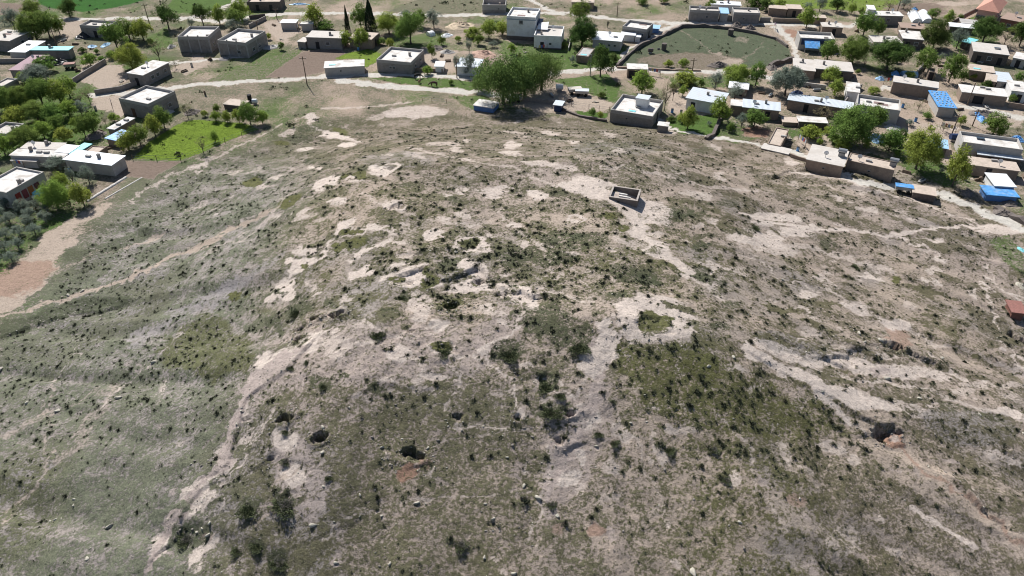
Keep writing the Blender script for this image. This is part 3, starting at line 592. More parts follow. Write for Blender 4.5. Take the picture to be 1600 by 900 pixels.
# larger bushes of the lower slope: x, y, radius px, kind, label
bushV = lambda n, s, w=.1: tuft_mesh(n, s, flat=.45, wid=w)
BM = [mesh_np('foliage', *bushV(1500, 200+i, .03), M_bush) for i in range(3)]; GM = [mesh_np('dry_twigs', *bushV(700, 220+i, .014), M_tuft2) for i in range(3)]
for i, (px, py, r, dry, lb) in enumerate([(446,782,25,1,'round green bush with a grey dry heart below the sand patch'),(388,792,20,0,'dull green bush left of the round green bush'),(290,838,18,1,'grey and green thorn bush in the left gully'),
    (370,858,13,0,'left one of two low bushes near the bottom left'),(401,850,14,0,'right one of two low bushes near the bottom left'),(436,874,18,1,'round thorn bush with grey twigs at the bottom left'),(447,673,9,0,'small bush in front of the largest dark pit'),
    (853,600,16,0,'round dark bush on the broken slope in the centre'),(692,547,14,0,'flat dark bush in the hollow of the broken slope'),(704,472,18,0,'dark bush filling the pit behind the pink slope'),(875,617,12,0,'small dark bush beside the round dark bush'),
    (862,640,20,0,'wide dark bush above the sand tongue'),(629,464,9,0,'bright green bush at the head of the pink slope'),(505,602,9,0,'left dark bush on the pinkish slope'),(455,572,8,0,'dark bush on the left of the pinkish slope'),(590,520,14,0,'dark bush cluster above the pinkish slope'),
    (447,717,12,1,'brownish thorn bush on the sand patch'),(513,745,8,0,'small dark bush right of the sand patch'),(810,652,9,0,'dark bush under the small hole in the centre'),(1046,700,12,0,'dark bush on the tufted slope'),(1115,700,10,1,'grey flowering thorn bush on the tufted slope'),
    (1135,748,10,1,'pale pinkish thorn bush lower right of centre'),(935,676,10,0,'left dark bush beside the sand tongue'),(960,690,10,0,'right dark bush beside the sand tongue'),(463,486,14,0,'dark green bushy patch by the sandy gully head'),(796,548,20,0,'spreading dark shrub in the centre hollow'),
    (905,540,18,0,'spreading green shrub left of the sandy tongue'),(1180,355,8,0,'dark shrub on the flat top to the right'),(480,565,7,0,'small dark bush on the pink rocks'),(862,785,10,1,'brown thorn bush under the sand heap'),(720,848,14,1,'brown twiggy bush near the bottom centre'),(1335,415,8,0,'dark shrub on the right plateau')]):
    x, y = ground_pt(px, py+r*.35); s = 1.12*r/pxm(px, py); e = empty('thorn_bush', (x, y, hz(x, y))); tag(e, lb, 'bush', 'bushes on the mound')
    f = link('foliage', BM[i % 3], e, (0, 0, 0), i*1.1, (s, s*.95, s*.62))
    if dry: link('dry_twigs', GM[i % 3], e, (s*.1, 0, s*.18), i, (s*.6, s*.55, s*.5))
# ---------------------------------------------------------------- buildings
def boxv(x0, x1, y0, y1, z0, z1):
    return [(x0,y0,z0),(x1,y0,z0),(x1,y1,z0),(x0,y1,z0),(x0,y0,z1),(x1,y0,z1),(x1,y1,z1),(x0,y1,z1)]
BF = [(0,3,2,1),(4,5,6,7),(0,1,5,4),(1,2,6,5),(2,3,7,6),(3,0,4,7)]
def box(name, x0, x1, y0, y1, z0, z1, m, parent=None): return new_obj(name, boxv(x0, x1, y0, y1, z0, z1), BF, m, parent)
def ring(name, w, d, z0, z1, t, m, parent):
    o = [(0,0),(w,0),(w,d),(0,d)]; i = [(t,t),(w-t,t),(w-t,d-t),(t,d-t)]
    V = [(x,y,z0) for x,y in o]+[(x,y,z1) for x,y in o]+[(x,y,z0) for x,y in i]+[(x,y,z1) for x,y in i]
    Fc = []
    for k in range(4):
        n = (k+1) % 4
        Fc += [(k,n,n+4,k+4),(k+12,n+12,n+8,k+8),(k+4,n+4,n+12,k+12),(k+8,n+8,n,k)]
    return new_obj(name, V, Fc, m, parent)
WM = dict(block=mat('grey_block_wall', (.25,.23,.215), var=.12, stain=((.17,.15,.135),.9,.6), bump=.2), white=mat('white_wall', (.66,.66,.66), var=.06, stain=((.45,.42,.38),.7,.4)),
          mud=mat('mud_wall', (.26,.205,.165), var=.15, stain=((.19,.145,.12),.8,.6), bump=.3), pale=mat('pale_plaster_wall', (.40,.38,.36), var=.1, stain=((.35,.31,.27),.8,.5)),
          dark=mat('dark_stone_and_shade_wall', (.13,.11,.10), var=.25, bump=.5), pink=mat('pink_wall', (.56,.33,.28), var=.06), blue=mat('blue_painted_sheet', (.10,.20,.42), var=.12, rough=.5),  # dark: real dark stone, also shade put into the colour of house fronts
          red=mat('red_brown_wall', (.20,.10,.08), var=.2), navy=mat('navy_sheet', (.03,.05,.12), rough=.5), concrete=mat('concrete_frame', (.33,.315,.30), var=.1))
RM = dict(white=mat('white_roof', (.57,.55,.525), var=.1, stain=((.38,.345,.31),.6,.85)), conc=mat('concrete_roof', (.49,.455,.42), var=.1, stain=((.42,.38,.34),.5,.7)),
          mud=mat('earth_roof', (.46,.385,.325), var=.12, stain=((.34,.29,.24),.6,.7), bump=.2), metal=mat('pale_metal_roof', (.50,.545,.59), rough=.45, spec=.4, var=.05, wave=1.2, stain=((.5,.46,.42),.4,.4)),
          whitem=mat('white_sheet_roof', (.66,.67,.69), rough=.5, var=.04, wave=1.2, stain=((.6,.58,.55),.4,.4)), purple=mat('purple_sheet_roof', (.25,.15,.18), rough=.6, var=.08, wave=1.2), teal=mat('turquoise_sheet', (.22,.56,.60), rough=.5, var=.15),
          blue=mat('blue_tarpaulin', (.08,.27,.58), rough=.5, var=.3, spec=.4, scale=1.6, bump=.9, stain=((.26,.36,.48),1.2,.7)), lblue=mat('light_blue_sheet', (.30,.48,.66), rough=.5, var=.12), tile=mat('terracotta_tiles', (.50,.26,.20), var=.12, wave=3), brown=mat('brown_sheet_roof', (.30,.22,.18), var=.12),
          red=mat('rusty_red_sheet', (.25,.12,.10), rough=.6, var=.2, wave=1.5), grey=mat('grey_roof', (.40,.385,.37), var=.14, stain=((.28,.26,.24),.5,.6)))
M_dark = mat('opening_shade', (.025,.025,.028), var=.1, rough=.6); M_glass = mat('window_glass', (.04,.055,.07), rough=.12, spec=.6, var=.1)  # dark panels hold the inner shade of doorways and vents as colour
M_frame = mat('window_frame', (.42,.41,.40), var=.05); M_doorb = mat('brown_door', (.12,.07,.05), var=.1); M_wood = mat('weathered_wood', (.16,.12,.09), var=.25, scale=6)
M_steel = mat('grey_steel', (.35,.36,.37), rough=.4, metal=.5); M_tyre = mat('black_rubber', (.02,.02,.02), rough=.8)
def shared_box(name, m):
    return mesh_np(name, np.array(boxv(-.5,.5,-.5,.5,-.5,.5)), np.array(BF), m)
SB = {}
def sbox(name, m, parent, c, s, rz=0):
    k = (name, m.name)
    if k not in SB: SB[k] = shared_box(name, m)
    return link(name, SB[k], parent, c, rz, s)
def opening(parent, side, u, w, d, z, kind):
    """window (> pane), door or dark-painted doorway on a wall face; u along that face in metres"""
    ww, hh, zz = {'w': (1.15,1.0,z), 's': (.7,.6,z), 'd': (1.0,1.95,.98), 'g': (2.2,1.9,.95), 'D': (1.0,1.9,.95), 'v': (.5,.35,z)}[kind]
    c = {'f': (u, -.02, zz), 'r': (w+.02, u, zz), 'l': (-.02, u, zz)}[side]; rz = 0 if side == 'f' else math.pi/2
    if kind in 'wsv':
        f = sbox('window', M_frame, parent, c, (ww, .1, hh), rz)
        q = {'f': (0,-.12/.1*.5,0), 'r': (0,-.6,0), 'l': (0,.6,0)}[side]
        sbox('pane', M_glass if kind != 'v' else M_dark, f, q, (.82,.3,.80))
        if kind == 'w': sbox('sill', WM['concrete'], f, (q[0]*1.4, q[1]*1.4, -.56), (1.15,1.6,.1))
    else: sbox('door', {'d': M_doorb, 'g': M_dark, 'D': M_dark}[kind], parent, c, (ww, .09, hh), rz)  # g and D: flat panel coloured like the shade inside an open doorway
REFS = []
def rect(A, B, Cc, h):
    """rectangle on the ground from three roof corners seen in the photo; front-left, front-right, back-right"""
    z = 0.0
    for _ in range(3):
        a = atz(*A, z+h); b = atz(*B, z+h); c = atz(*Cc, z+h); z = min(hz(*a), hz(*b)) if _ < 2 else z
    ux, uy = b[0]-a[0], b[1]-a[1]; w = math.hypot(ux, uy); ux /= w; uy /= w
    cx, cy = c[0]-b[0], c[1]-b[1]; d = -cx*uy+cy*ux; sh = cx*ux+cy*uy
    # share the skew between the two directions
    rot = math.atan2(-sh, d)*.5
    ang = math.atan2(uy, ux)+rot*(.5 if abs(rot) < .6 else .2)
    return a, w, max(abs(d), .6), z, ang
def roof_items(parent, w, d, z, items):
    r = random.Random(int(w*100+d*10))
    for it in items:
        u, v = r.uniform(.2,.8)*w, r.uniform(.25,.8)*d
        if it == 'c': box('chimney', u, u+.5, v, v+.5, z, z+.9, WM['block'], parent)
        if it == 't': tank_part(parent, u, v, z)
        if it == 's': dish_part(parent, u, v, z)
        if it == 'b': box('roof_box', u, u+1.1, v, v+.5, z, z+.35, WM['concrete'], parent)
        if it == 'p': box('solar_panel', u, u+1.5, v, v+.9, z+.25, z+.32, M_glass, parent)
        if it == 'm': box('mat', u, min(u+2.2, w-.3), v, min(v+1.2, d-.3), z, z+.04, mat('faded_mat', (.22,.16,.15), var=.3), parent)
        if it == 'T': box('blue_cover', u*.5, u*.5+1.6, v*.4, v*.4+.8, z, z+.08, RM['teal'], parent)
def cyl(name, r0, r1, z0, z1, n, m, parent=None, loc=(0,0,0), axis='z', smooth=True, cap=True):
    V = []
    for k in range(n):
        a = 2*math.pi*k/n; V.append((r0*math.cos(a), r0*math.sin(a), z0))
    for k in range(n):
        a = 2*math.pi*k/n; V.append((r1*math.cos(a), r1*math.sin(a), z1))
    if axis == 'x': V = [(z, x, y) for x, y, z in V]
    if axis == 'y': V = [(y, z, x) for x, y, z in V]
    Fc = [(k, (k+1)%n, (k+1)%n+n, k+n) for k in range(n)]
    if cap: Fc += [tuple(range(n-1,-1,-1)), tuple(range(n,2*n))]
    V = [(x+loc[0], y+loc[1], z+loc[2]) for x, y, z in V]
    return new_obj(name, V, Fc, m, parent)
def tank_part(parent, u, v, z):
    t = cyl('water_tank', .42, .42, -.8, .8, 10, M_steel, parent, (u, v, z+1.15), 'x')
    box('tank_stand', u-.6, u+.6, v-.35, v+.35, z, z+.7, WM['concrete'], parent)
def dish_part(parent, u, v, z):
    V = [(0,0,0)]+[(.45*math.cos(a), .12, .45*math.sin(a)) for a in np.linspace(0, 2*math.pi, 11)[:-1]]
    V = [(x+u, y+v, zz+z+.9) for x, y, zz in V]
    new_obj('satellite_dish', V, [(0, k, k % 10+1) for k in range(1, 11)], mat('white_dish', (.7,.7,.7)), parent)
    box('dish_post', u-.04, u+.04, v-.04, v+.04, z, z+.85, M_steel, parent)
def house(name, cat, label, ref, h, A, B, Cc, wm='block', rm='white', par=0, op='', items='', slope=0, group=None):
    a, w, d, z, ang = rect(A, B, Cc, h)
    e = empty(name, (a[0], a[1], z), ang); tag(e, label, cat, group)
    REFS.append((ref, (A[0]+B[0]+Cc[0])/3, (A[1]+B[1]+Cc[1])/3+6))
    R = random.Random(label)
    if par:
        top = h-par
        box('wall', 0, w, 0, d, -.8, top-.15, WM[wm], e)
        box('roof', .2, w-.2, .2, d-.2, top-.15, top, RM[rm], e)
        ring('parapet', w, d, top-.148, h, .2, WM['concrete'] if wm == 'block' else WM[wm], e)
    else:
        top = h
        box('wall', 0, w, 0, d, -.8, h-.16, WM[wm], e)
        ov = .16 if rm in ('white','conc','mud','grey') else .3
        V = boxv(-ov, w+ov, -ov, d+ov, h-.159, h-.02)
        if slope: V = [(x, y, zz+(slope*(y/d) if y > 0 else 0)) for x, y, zz in V]
        if rm in ('mud','white','conc','grey'): V = [(x+R.uniform(-.06,.06), y+R.uniform(-.06,.06), zz) for x, y, zz in V]
        new_obj('roof', V, BF, RM[rm], e)
        if slope: new_obj('gable', [(0,d-.2,h-.2),(w,d-.2,h-.2),(w,d-.05,h-.17+slope*.95),(0,d-.05,h-.17+slope*.95)], [(0,1,2,3)], WM[wm], e)
    if name == 'unfinished_house':
        for u in (0, w/3, 2*w/3, w):
            box('column', u-.16, u+.16, -.06, .2, -.5, h-par-.16, WM['concrete'], e)
        for v in (d/2, d): box('column', w-.2, w+.06, v-.16, v+.16, -.5, h-par-.16, WM['concrete'], e)
        for u in (w/3, 2*w/3): box('parapet_stub', u-.15, u+.15, -.02, .22, h+.002, h+.3, WM['concrete'], e)
    # openings: "f.w.3 r.w.5" side, kind, tenths along
    for s in op.split():
        sd, kd, fr = s.split('.'); L_ = w if sd == 'f' else d
        opening(e, sd, float(fr)/10*L_, w, d, min(1.5, h*.55) if kd != 'w' or h < 5 else h-1.5, kd)
    if not items and w*d > 22 and rm not in ('blue','tile'): items = R.choice(['cs','b','cbs','bc','sb'])
    roof_items(e, w, d, top-(.0 if par else .02), items)
    return e, w, d, h
def wallrun(label, pts, h, wm='block', t=.25, name='boundary_wall', cat='wall', group=None, seg=True, jag=.0):
    P = [ground_pt(*p) for p in pts]; V = []; Fc = []; R = random.Random(label)
    Q = []
    for (x0,y0),(x1,y1) in zip(P[:-1], P[1:]):
        n = max(1, int(math.hypot(x1-x0, y1-y0)/1.5))
        Q += [(x0+(x1-x0)*i/n, y0+(y1-y0)*i/n) for i in range(n)]
    Q.append(P[-1])
    for i, (x, y) in enumerate(Q):
        a = Q[max(i-1,0)]; b = Q[min(i+1,len(Q)-1)]; dx, dy = b[0]-a[0], b[1]-a[1]; l = math.hypot(dx,dy)+1e-9; nx, ny = -dy/l*t/2, dx/l*t/2
        z = hz(x, y); hh = h*(1+R.uniform(-jag, jag)); k = 1+R.uniform(0, jag*1.5)
        V += [(x-nx*k,y-ny*k,z-.4),(x+nx*k,y+ny*k,z-.4),(x-nx,y-ny,z+hh),(x+nx,y+ny,z+hh)]
        if i: b0 = 4*(i-1); b1 = 4*i; Fc += [(b0,b1,b1+2,b0+2),(b0+3,b1+3,b1+1,b0+1),(b0+2,b1+2,b1+3,b0+3)]
    Fc += [(0,2,3,1),(4*len(Q)-4,4*len(Q)-3,4*len(Q)-1,4*len(Q)-2)]
    x0, y0 = Q[0]; o = new_obj(name, [(x-x0,y-y0,z) for x,y,z in V], Fc, WM[wm]); o.location = (x0, y0, 0)
    return tag(o, label, cat, group)

H = house
# left side of the village
H('flat_roofed_house','house','long pale house with rubble on its flat roof at the left photo edge','the rubble-topped house at the left edge',3.2,(-25,61),(15,63.3),(50,48.2),'block','conc',0,'r.w.5 r.s.8','cbm')
H('long_shed','shed','long low shed with pale sheet roof turning turquoise at its far end','the turquoise-ended shed',2.4,(14.2,80.3),(38.7,81.3),(65.2,64.3),'pale','whitem')
H('farm_shed','shed','low block shed under a turquoise and white flat roof beside bare trees','the turquoise roofed shed',2.6,(48.2,77.5),(104.9,78.4),(110.5,73.5),'block','teal')
H('long_shed','shed','narrow shed with a dull purple sheet roof behind garden bushes','the purple roofed shed',2.2,(15.1,108.7),(40.6,108.7),(82.2,86),'block','purple')
H('parapet_house','house','grey block house with raised parapet near the upper road at the left','the grey parapet house by the upper road',3.4,(123.8,38.8),(166.3,41.6),(181.4,33.1),'block','conc',.6,'f.D.5','b')
H('flat_roofed_house','house','long white roofed block house with small windows on its side, beside a lime tree','the white-roofed house beside the lime tree',3.0,(198.4,113.4),(223,117.2),(261.7,97.3),'block','white',0,'r.w.3 r.w.5 r.w.8 f.D.5','')
H('parapet_house','house','large block house with parapet and white roof above the lime green field','the big house above the lime field',3.9,(185,153),(232,162),(277,142),'block','white',.55,'r.w.4 r.w.7 f.d.4','b')
H('small_shed','shed','small grey shed cut by the left photo edge above the grove','the small shed at the left edge',2,(-12,133),(3,135),(17,122),'block','conc',.3)
H('unfinished_house','house','left one of two unfinished grey concrete houses with white roof and parapet','the left unfinished house',4.4,(277,56.7),(325.2,56.7),(347.9,40.6),'block','white',.7,'r.w.3 r.w.7','b')
H('unfinished_house','house','right one of two unfinished grey concrete houses with open porch columns','the right unfinished house',4.2,(339.4,62.4),(382.9,67.1),(410.3,48.2),'block','white',.7,'r.w.3 r.w.6 f.w.7','bc')
H('ruined_house','house','low brown ruined building behind the upper road near the blue tarpaulin','the brown ruin by the upper road',2.8,(385,3),(437,3),(441,-5),'dark','mud',.5,'f.D.3 f.D.7')
H('small_shed','shed','left one of the two small pale sheds beside the upper road','the left pale shed',2.2,(438.6,35),(461,35.4),(463,31),'pale','whitem')
H('small_shed','shed','right one of two small pale sheds, in front of the lime tree','the right pale shed',2.1,(470,37),(488,37),(489,32.5),'pale','white')
H('long_house','house','long low stone house with cluttered roof between two cypresses and the field','the long low stone house',3.2,(478,57.5),(532,60),(537,50),'block','conc',0,'f.D.3 f.w.6','cb')
H('mud_house','house','brown mud house with pale flat roof right of the long stone house','the brown mud house',2.8,(545,58.5),(581,60.5),(597,51),'mud','mud',0,'r.D.5')
H('small_shed','shed','small block shed at the left end of the long stone house','the small block shed',1.9,(464.5,64.5),(475.5,66),(478,58.5),'block','conc')
H('roadside_shed','shed','low white roofed shed by the lower road with blue boards on its roof','the white roadside shed',2.3,(507,105.8),(568.2,102.5),(568.8,92.5),'pale','white',0,'f.v.4','T')
H('parapet_house','house','square block house with parapet and chimney on the bend of the lower road','the square house by the lower road',3.3,(588,92.6),(641,98.3),(656,77.5),'block','white',.6,'f.s.4 f.s.5 r.w.3 r.w.7','cb')
H('small_hut','hut','tiny white hut with a bright sheet roof beside the lower road','the tiny white hut',1.7,(680,103),(692,103.3),(692,96),'white','whitem')
H('low_house','house','low white house with pale roof behind a dark tree at the lower road','the low white house left of the willows',2.4,(713,103),(748,104),(763,91.7),'white','metal')
H('roofless_building','ruin','roofless grey block building at the top centre of the photo','the roofless block building',2.6,(753.5,7.5),(790,8),(791,-1.5),'block','mud',1.4,'f.v.7')
H('painted_container','container','low blue walled container with dusty white roof in front of the big willows','the blue container',1.35,(740,163.6),(771,168),(781.6,159.3),'blue','white')
e_, w_, d_, h_ = H('two_storey_house','house','white two-storey house on a dark stone base, the tallest in the village','the two-storey white house',6.6,(791.7,24.6),(836.7,27.4),(843.3,13.2),'white','white',.6,'f.w.5 r.w.5','cm')
box('plinth', -.04, w_+.04, -.04, d_+.04, -.8, 1.1, WM['dark'], e_); [box('floor_band', *q, 5.6, 5.9, mat('grey_band', (.28,.33,.38)), e_) for q in ((-.06,w_+.06,-.06,-.004),(w_+.004,w_+.06,-.004,d_))]; box('balcony', w_+.05, w_+1.2, d_*.3, d_*.8, 3.6, 4.3, WM['navy'], e_)
e_, w_, d_, h_ = H('parapet_house','house','white single-storey house with parapet beside the two-storey one','the white parapet house',3.7,(834.4,54.8),(877.4,56.7),(883,40.6),'white','conc',.6,'f.D.3 f.s.45 f.s.6','cs')
box('plinth', -.03, w_+.03, -.03, d_+.03, -.8, .35, WM['dark'], e_); new_obj('stair_roof', [(.3,d_*.6,h_-.1),(w_*.42,d_*.6,h_-.1),(w_*.42,d_,h_+1),(.3,d_,h_+.6)], [(0,1,2,3)], RM['whitem'], e_)
box('side_wall', w_+2.0, w_+2.2, -.5, d_, -.5, .9, WM['pale'], e_)
H('stone_hut','shed','low brown stone building cut by the top edge above the upper road','the brown stone hut at the top',2.3,(893.4,2.8),(928,3.4),(930,-4),'mud','mud',0,'f.D.6')
H('metal_roofed_house','house','stained block house with a wide white metal roof left of the field lane','the metal-roofed house by the lane',2.9,(926.5,60.5),(970,64.3),(974.7,52),'pale','whitem',0,'f.w.3 f.s.6 f.s.8')
H('parapet_house','house','grey block house with parapet at the head of the field lane','the grey house at the head of the lane',3.2,(972.8,40.6),(1010.6,46.3),(1017.8,35.9),'block','white',.6,'f.s.2 f.w.8 r.D.4','m')
H('store_box','shed','long white prefab box leaning against the grey parapet house','the white prefab box',1.9,(971,53.5),(991.7,54.8),(993.6,51),'white','whitem')
H('store_box','shed','short white box beside the long prefab one by the lane','the short white box',1.6,(992.5,57),(1000,57.5),(1001,54),'white','whitem')
H('painted_container','container','small bright blue box right of the grey house at the lane head','the small blue box',1.5,(1017.5,43.5),(1029,44.5),(1030.5,39.5),'blue','lblue')
H('small_shed','shed','small square brown shed with turquoise sheet on its roof','the small brown shed',1.9,(900,86),(919,88.8),(921.8,74.7),'mud','grey',.15,'','T')
H('open_shed','shed','half ruined shed with white roof and dark openings beside the lower road','the half-ruined open shed',2.5,(980.8,106.8),(1012,107.7),(1012.5,100),'mud','white',0,'f.g.3 f.D.7')
H('guard_cabin','cabin','small dark blue cabin at the edge of the dirt yard near the willows','the dark blue cabin',1.7,(866,163),(876.7,164.5),(878,158),'navy','metal',0)
e_, w_, d_, h_ = H('courtyard_house','house','large grey house with parapet and white stair cabin on its roof at the mound foot','the grey house with roof cabin',3.0,(954,170.9),(1019.8,182.4),(1033,156.7),'block','white',.65,'f.v.4 f.v.55 r.D.5','Tb')
box('stair_cabin', w_*.45, w_*.45+2.7, d_*.52, d_*.52+2.4, 2.35, 4.4, WM['white'], e_); box('stair_cabin_roof', w_*.45-.15, w_*.45+2.85, d_*.52-.15, d_*.52+2.55, 4.4, 4.55, RM['metal'], e_)
H('small_shed','shed','small pale concrete shed at the right corner of the grey house with roof cabin','the small concrete shed',1.7,(1028,194.9),(1043.8,196.7),(1046,191.5),'block','white')
H('long_house','house','white walled house with plain pale metal roof right of the bare poplars','the white house with plain metal roof',2.8,(1073.6,152.2),(1127,162),(1136,148.5),'white','metal',0,'f.D.2 f.w.55','',.4)
H('annex','shed','short mud annex with white roof joined to the left of a long metal roofed house','the short annex',2.4,(1142.8,163.8),(1162,165.6),(1163.5,157),'mud','white')
H('long_house','house','mud house with long pale metal roof behind the round shrubs','the long metal-roofed mud house',2.5,(1162,166.4),(1218,171.5),(1221,160),'mud','metal',0,'f.D.7')
H('long_barn','barn','very long low barn with pale grey metal roof behind the big green tree','the very long barn',2.5,(1232.4,155),(1331,169),(1336,159.5),'mud','metal',0,'f.D.3 f.D.6')
H('parapet_house','house','large house with white parapet walls and cluttered terrace right of the big green tree','the white-parapet terrace house',3.6,(1339,163),(1407,171.5),(1415,155.5),'pale','white',.7,'f.w.3 r.D.4','bmm')
H('flat_roofed_house','house','low house with bright white roof just above the terrace house','the low white house above the terrace',2.5,(1324,142),(1343,144),(1348,130),'white','white',0,'','b')
H('mud_pen','ruin','long narrow earth roofed mud building at the foot of the mound','the narrow mud pen',1.5,(1199,224),(1220,228),(1238,203),'mud','mud',.2)
H('mud_platform','shed','low flat mud slab building at the near end of the narrow earth roofed one','the flat mud slab',.9,(1190,231),(1231,241),(1234,233),'mud','conc')
e_, w_, d_, h_ = H('mud_house','house','mud plastered house with pale cracked flat roof and a water tank at the mound foot','the pale-roofed mud house',2.7,(1261,248),(1318,259),(1330,236.5),'mud','conc',0,'f.v.5','s')
tank_part(e_, w_*.86, d_*.6, 2.7)
e_, w_, d_, h_ = H('long_house','house','long mud house with earth roof and blue tank at its right end','the long earth-roofed house',2.8,(1324,250),(1398,266),(1403,254),'mud','mud',.12,'f.v.5','')
tank_part(e_, w_*.93, d_*.6, 2.7)
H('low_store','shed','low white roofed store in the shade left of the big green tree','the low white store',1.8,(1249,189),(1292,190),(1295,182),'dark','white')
H('low_store','shed','small tan slab roofed store at the left of the low white one','the small tan store',1.0,(1224,190),(1248,190.5),(1249,183),'mud','mud')
H('parapet_house','house','wide grey house with white edged parapet beyond the round field at the left','the wide grey house beyond the field',3.4,(1078,15),(1124.6,17),(1124.5,10.5),'block','conc',.6,'f.s.6')
H('annex','shed','low annex with pale blue roof between the two grey houses beyond the field','the pale blue annex',2.6,(1126,20),(1138,20.5),(1138.5,12.5),'pale','lblue')
H('parapet_house','house','right one of the two grey houses beyond the round field','the right grey house beyond the field',3.3,(1147,19),(1188,20),(1188,12),'block','conc',.5,'f.s.4','c')
H('long_shed','shed','long shed with white and blue sheet roof at the top edge','the white and blue shed at the top',2.2,(1112,6),(1157,7.5),(1158,2.5),'white','whitem')
H('mud_house','house','left brown mud house of the pair near the top edge','the left brown house at the top',2.3,(1202,12),(1230,14),(1231,9),'mud','mud')
H('mud_house','house','right brown mud house of the pair near the top edge, with a door','the right brown house at the top',2.5,(1231.5,13),(1253,13.5),(1255,7),'mud','mud',0,'f.D.5')
H('small_shed','shed','low brown shed at the end of the roadside wall beyond the field','the brown shed at the wall end',2.1,(1272.5,27),(1291,27.5),(1292,23),'mud','mud')
H('flat_roofed_house','house','brown mud house with dark doorway right of the road fork','the brown house at the road fork',2.5,(1285.6,41),(1317,42),(1318,35.5),'mud','conc',0,'f.D.6')
e_, w_, d_, h_ = H('parapet_house','house','white parapet house with bright blue awning right of the round field','the house with the blue awning',3.4,(1250.6,58.6),(1304.5,60.5),(1304.5,50),'pale','white',.7,'','b')
V_2 = [(1.2,-3.2,1.7),(5.2,-3.2,1.7),(5.2,-.3,2.9),(1.2,-.3,2.9)]
new_obj('awning', V_2+[(x,y,z-.05) for x,y,z in V_2], [(0,1,2,3),(7,6,5,4),(0,4,5,1),(1,5,6,2),(2,6,7,3),(3,7,4,0)], RM['blue'], e_); box('shade_cloth', .5, w_*.9, -.35, -.05, 1.6, 3.1, WM['navy'], e_)
for u in (1.3, 5.1): box('awning_post', u-.05, u+.05, -3.15, -3.05, 0, 1.7, M_steel, e_)
H('flat_roofed_house','house','left pale section of the wide flat roofed house by the lower road end','the wide flat-roofed house',2.4,(1241,107.7),(1274,110.5),(1276.5,93.5),'mud','conc',0,'','bc')
H('flat_roofed_house','house','right section of the wide flat roofed house with shaded dark front','the shaded house section',2.5,(1275,106.5),(1333,111),(1334,97),'dark','conc',0,'f.D.3 f.D.7','c')  # shadow on this front is put into its dark wall colour
H('small_shed','shed','small white roofed shed between two silvery trees','the shed between the silvery trees',2,(1140,136),(1168,139),(1169.5,130),'mud','whitem',0,'f.g.5')
H('flat_roofed_house','house','pale roofed house with a tall narrow stair tower near the top right','the house with stair tower',2.9,(1368,23.6),(1410.7,23.8),(1408.5,17),'block','white',0,'f.w.5')
H('stair_tower','tower','narrow white stair tower at the left of the pale roofed house','the white stair tower',4.0,(1358,14),(1367,14.5),(1368,8.5),'white','whitem')
H('barn','barn','barn with brown flat roof above the white roofed farmhouse on the right','the brown-roofed barn',2.5,(1409,42.5),(1445.6,44.4),(1449,37),'mud','brown')
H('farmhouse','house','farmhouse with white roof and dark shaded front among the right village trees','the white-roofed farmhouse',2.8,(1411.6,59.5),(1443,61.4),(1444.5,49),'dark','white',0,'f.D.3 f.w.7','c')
H('low_house','house','low pale house joined to the left of the white roofed farmhouse','the low pale house by the farmhouse',2.2,(1366,65),(1409,65.5),(1408,55.5),'pale','conc')
H('long_shed','shed','long white roofed shed in front of the pink villa garden','the white shed by the villa',1.9,(1485.5,40.6),(1521,43.5),(1522,38),'dark','whitem')
H('solar_shed','shed','dark roofed low shed behind the white one near the pink villa','the dark-roofed low shed',1.5,(1503,35.5),(1530,37.5),(1531,31),'dark','grey')
a, w, d, z, ang = rect((1529,12.8),(1559,17),(1598,5.7),4.2)
e = empty('hip_roofed_villa', (a[0], a[1], z), ang); tag(e, 'pink walled villa with a pitched terracotta roof at the top right', 'villa'); REFS.append(('the pink villa', 1560, 22))
box('wall', 0, w, 0, d, -.6, 4.0, WM['pink'], e)
new_obj('roof', [(-.6,-.6,4.0),(w+.6,-.6,4.0),(w+.6,d+.6,4.0),(-.6,d+.6,4.0),(w*.5,w*.5,6.3),(w*.5,d-w*.5,6.3)] if d > w*1.05 else [(-.6,-.6,4.0),(w+.6,-.6,4.0),(w+.6,d+.6,4.0),(-.6,d+.6,4.0),(w*.4,d/2,6.0),(w*.6,d/2,6.0)],
        [(0,1,4),(2,3,5),(1,2,5,4),(3,0,4,5)] if d > w*1.05 else [(0,1,5,4),(2,3,4,5),(1,2,5),(3,0,4)], RM['tile'], e)
for fr in (.12,.25,.38,.7): opening(e, 'f', w*fr, w, d, 1.9, 'w')
opening(e, 'r', d*.3, w, d, 1.9, 'w'); opening(e, 'r', d*.6, w, d, 1.9, 'w'); box('chimney', w*.3, w*.3+.6, d*.5, d*.5+.6, 4.5, 6.6, WM['pink'], e)
H('brown_house','house','brown house with dark sheet roof in front of the pink villa at the right edge','the brown house by the villa',3.2,(1564.7,28),(1601,35.5),(1607,26),'red','brown',0,'f.w.4','')
H('flat_roofed_house','house','wide house with dusty roof and solar panel among the trees on the right','the dusty wide house',3.0,(1522,79.3),(1577,85.5),(1575,71),'dark','conc',0,'f.D.2 f.w.5 f.D.8','p')
H('lean_to','shed','small lean-to with turquoise roof left of the dusty wide house','the turquoise lean-to',2,(1503,64),(1515,67.5),(1519,60),'dark','teal')
H('white_house','house','white roofed house at the right photo edge beside the dusty wide one','the white house at the right edge',2.4,(1583.5,89.5),(1603,93.5),(1604,84),'pale','white',0,'f.D.5')
H('long_barn','barn','long dark walled mud barn left of the blue tarpaulin roof','the long dark mud barn',3.0,(1396.5,127),(1466,137),(1467,128),'mud','conc')
H('barn','barn','small barn with blue sheet edging among the trees at the right','the small barn with blue edging',2.4,(1514.6,108.6),(1554,113),(1558,104),'mud','mud',0,'','T')
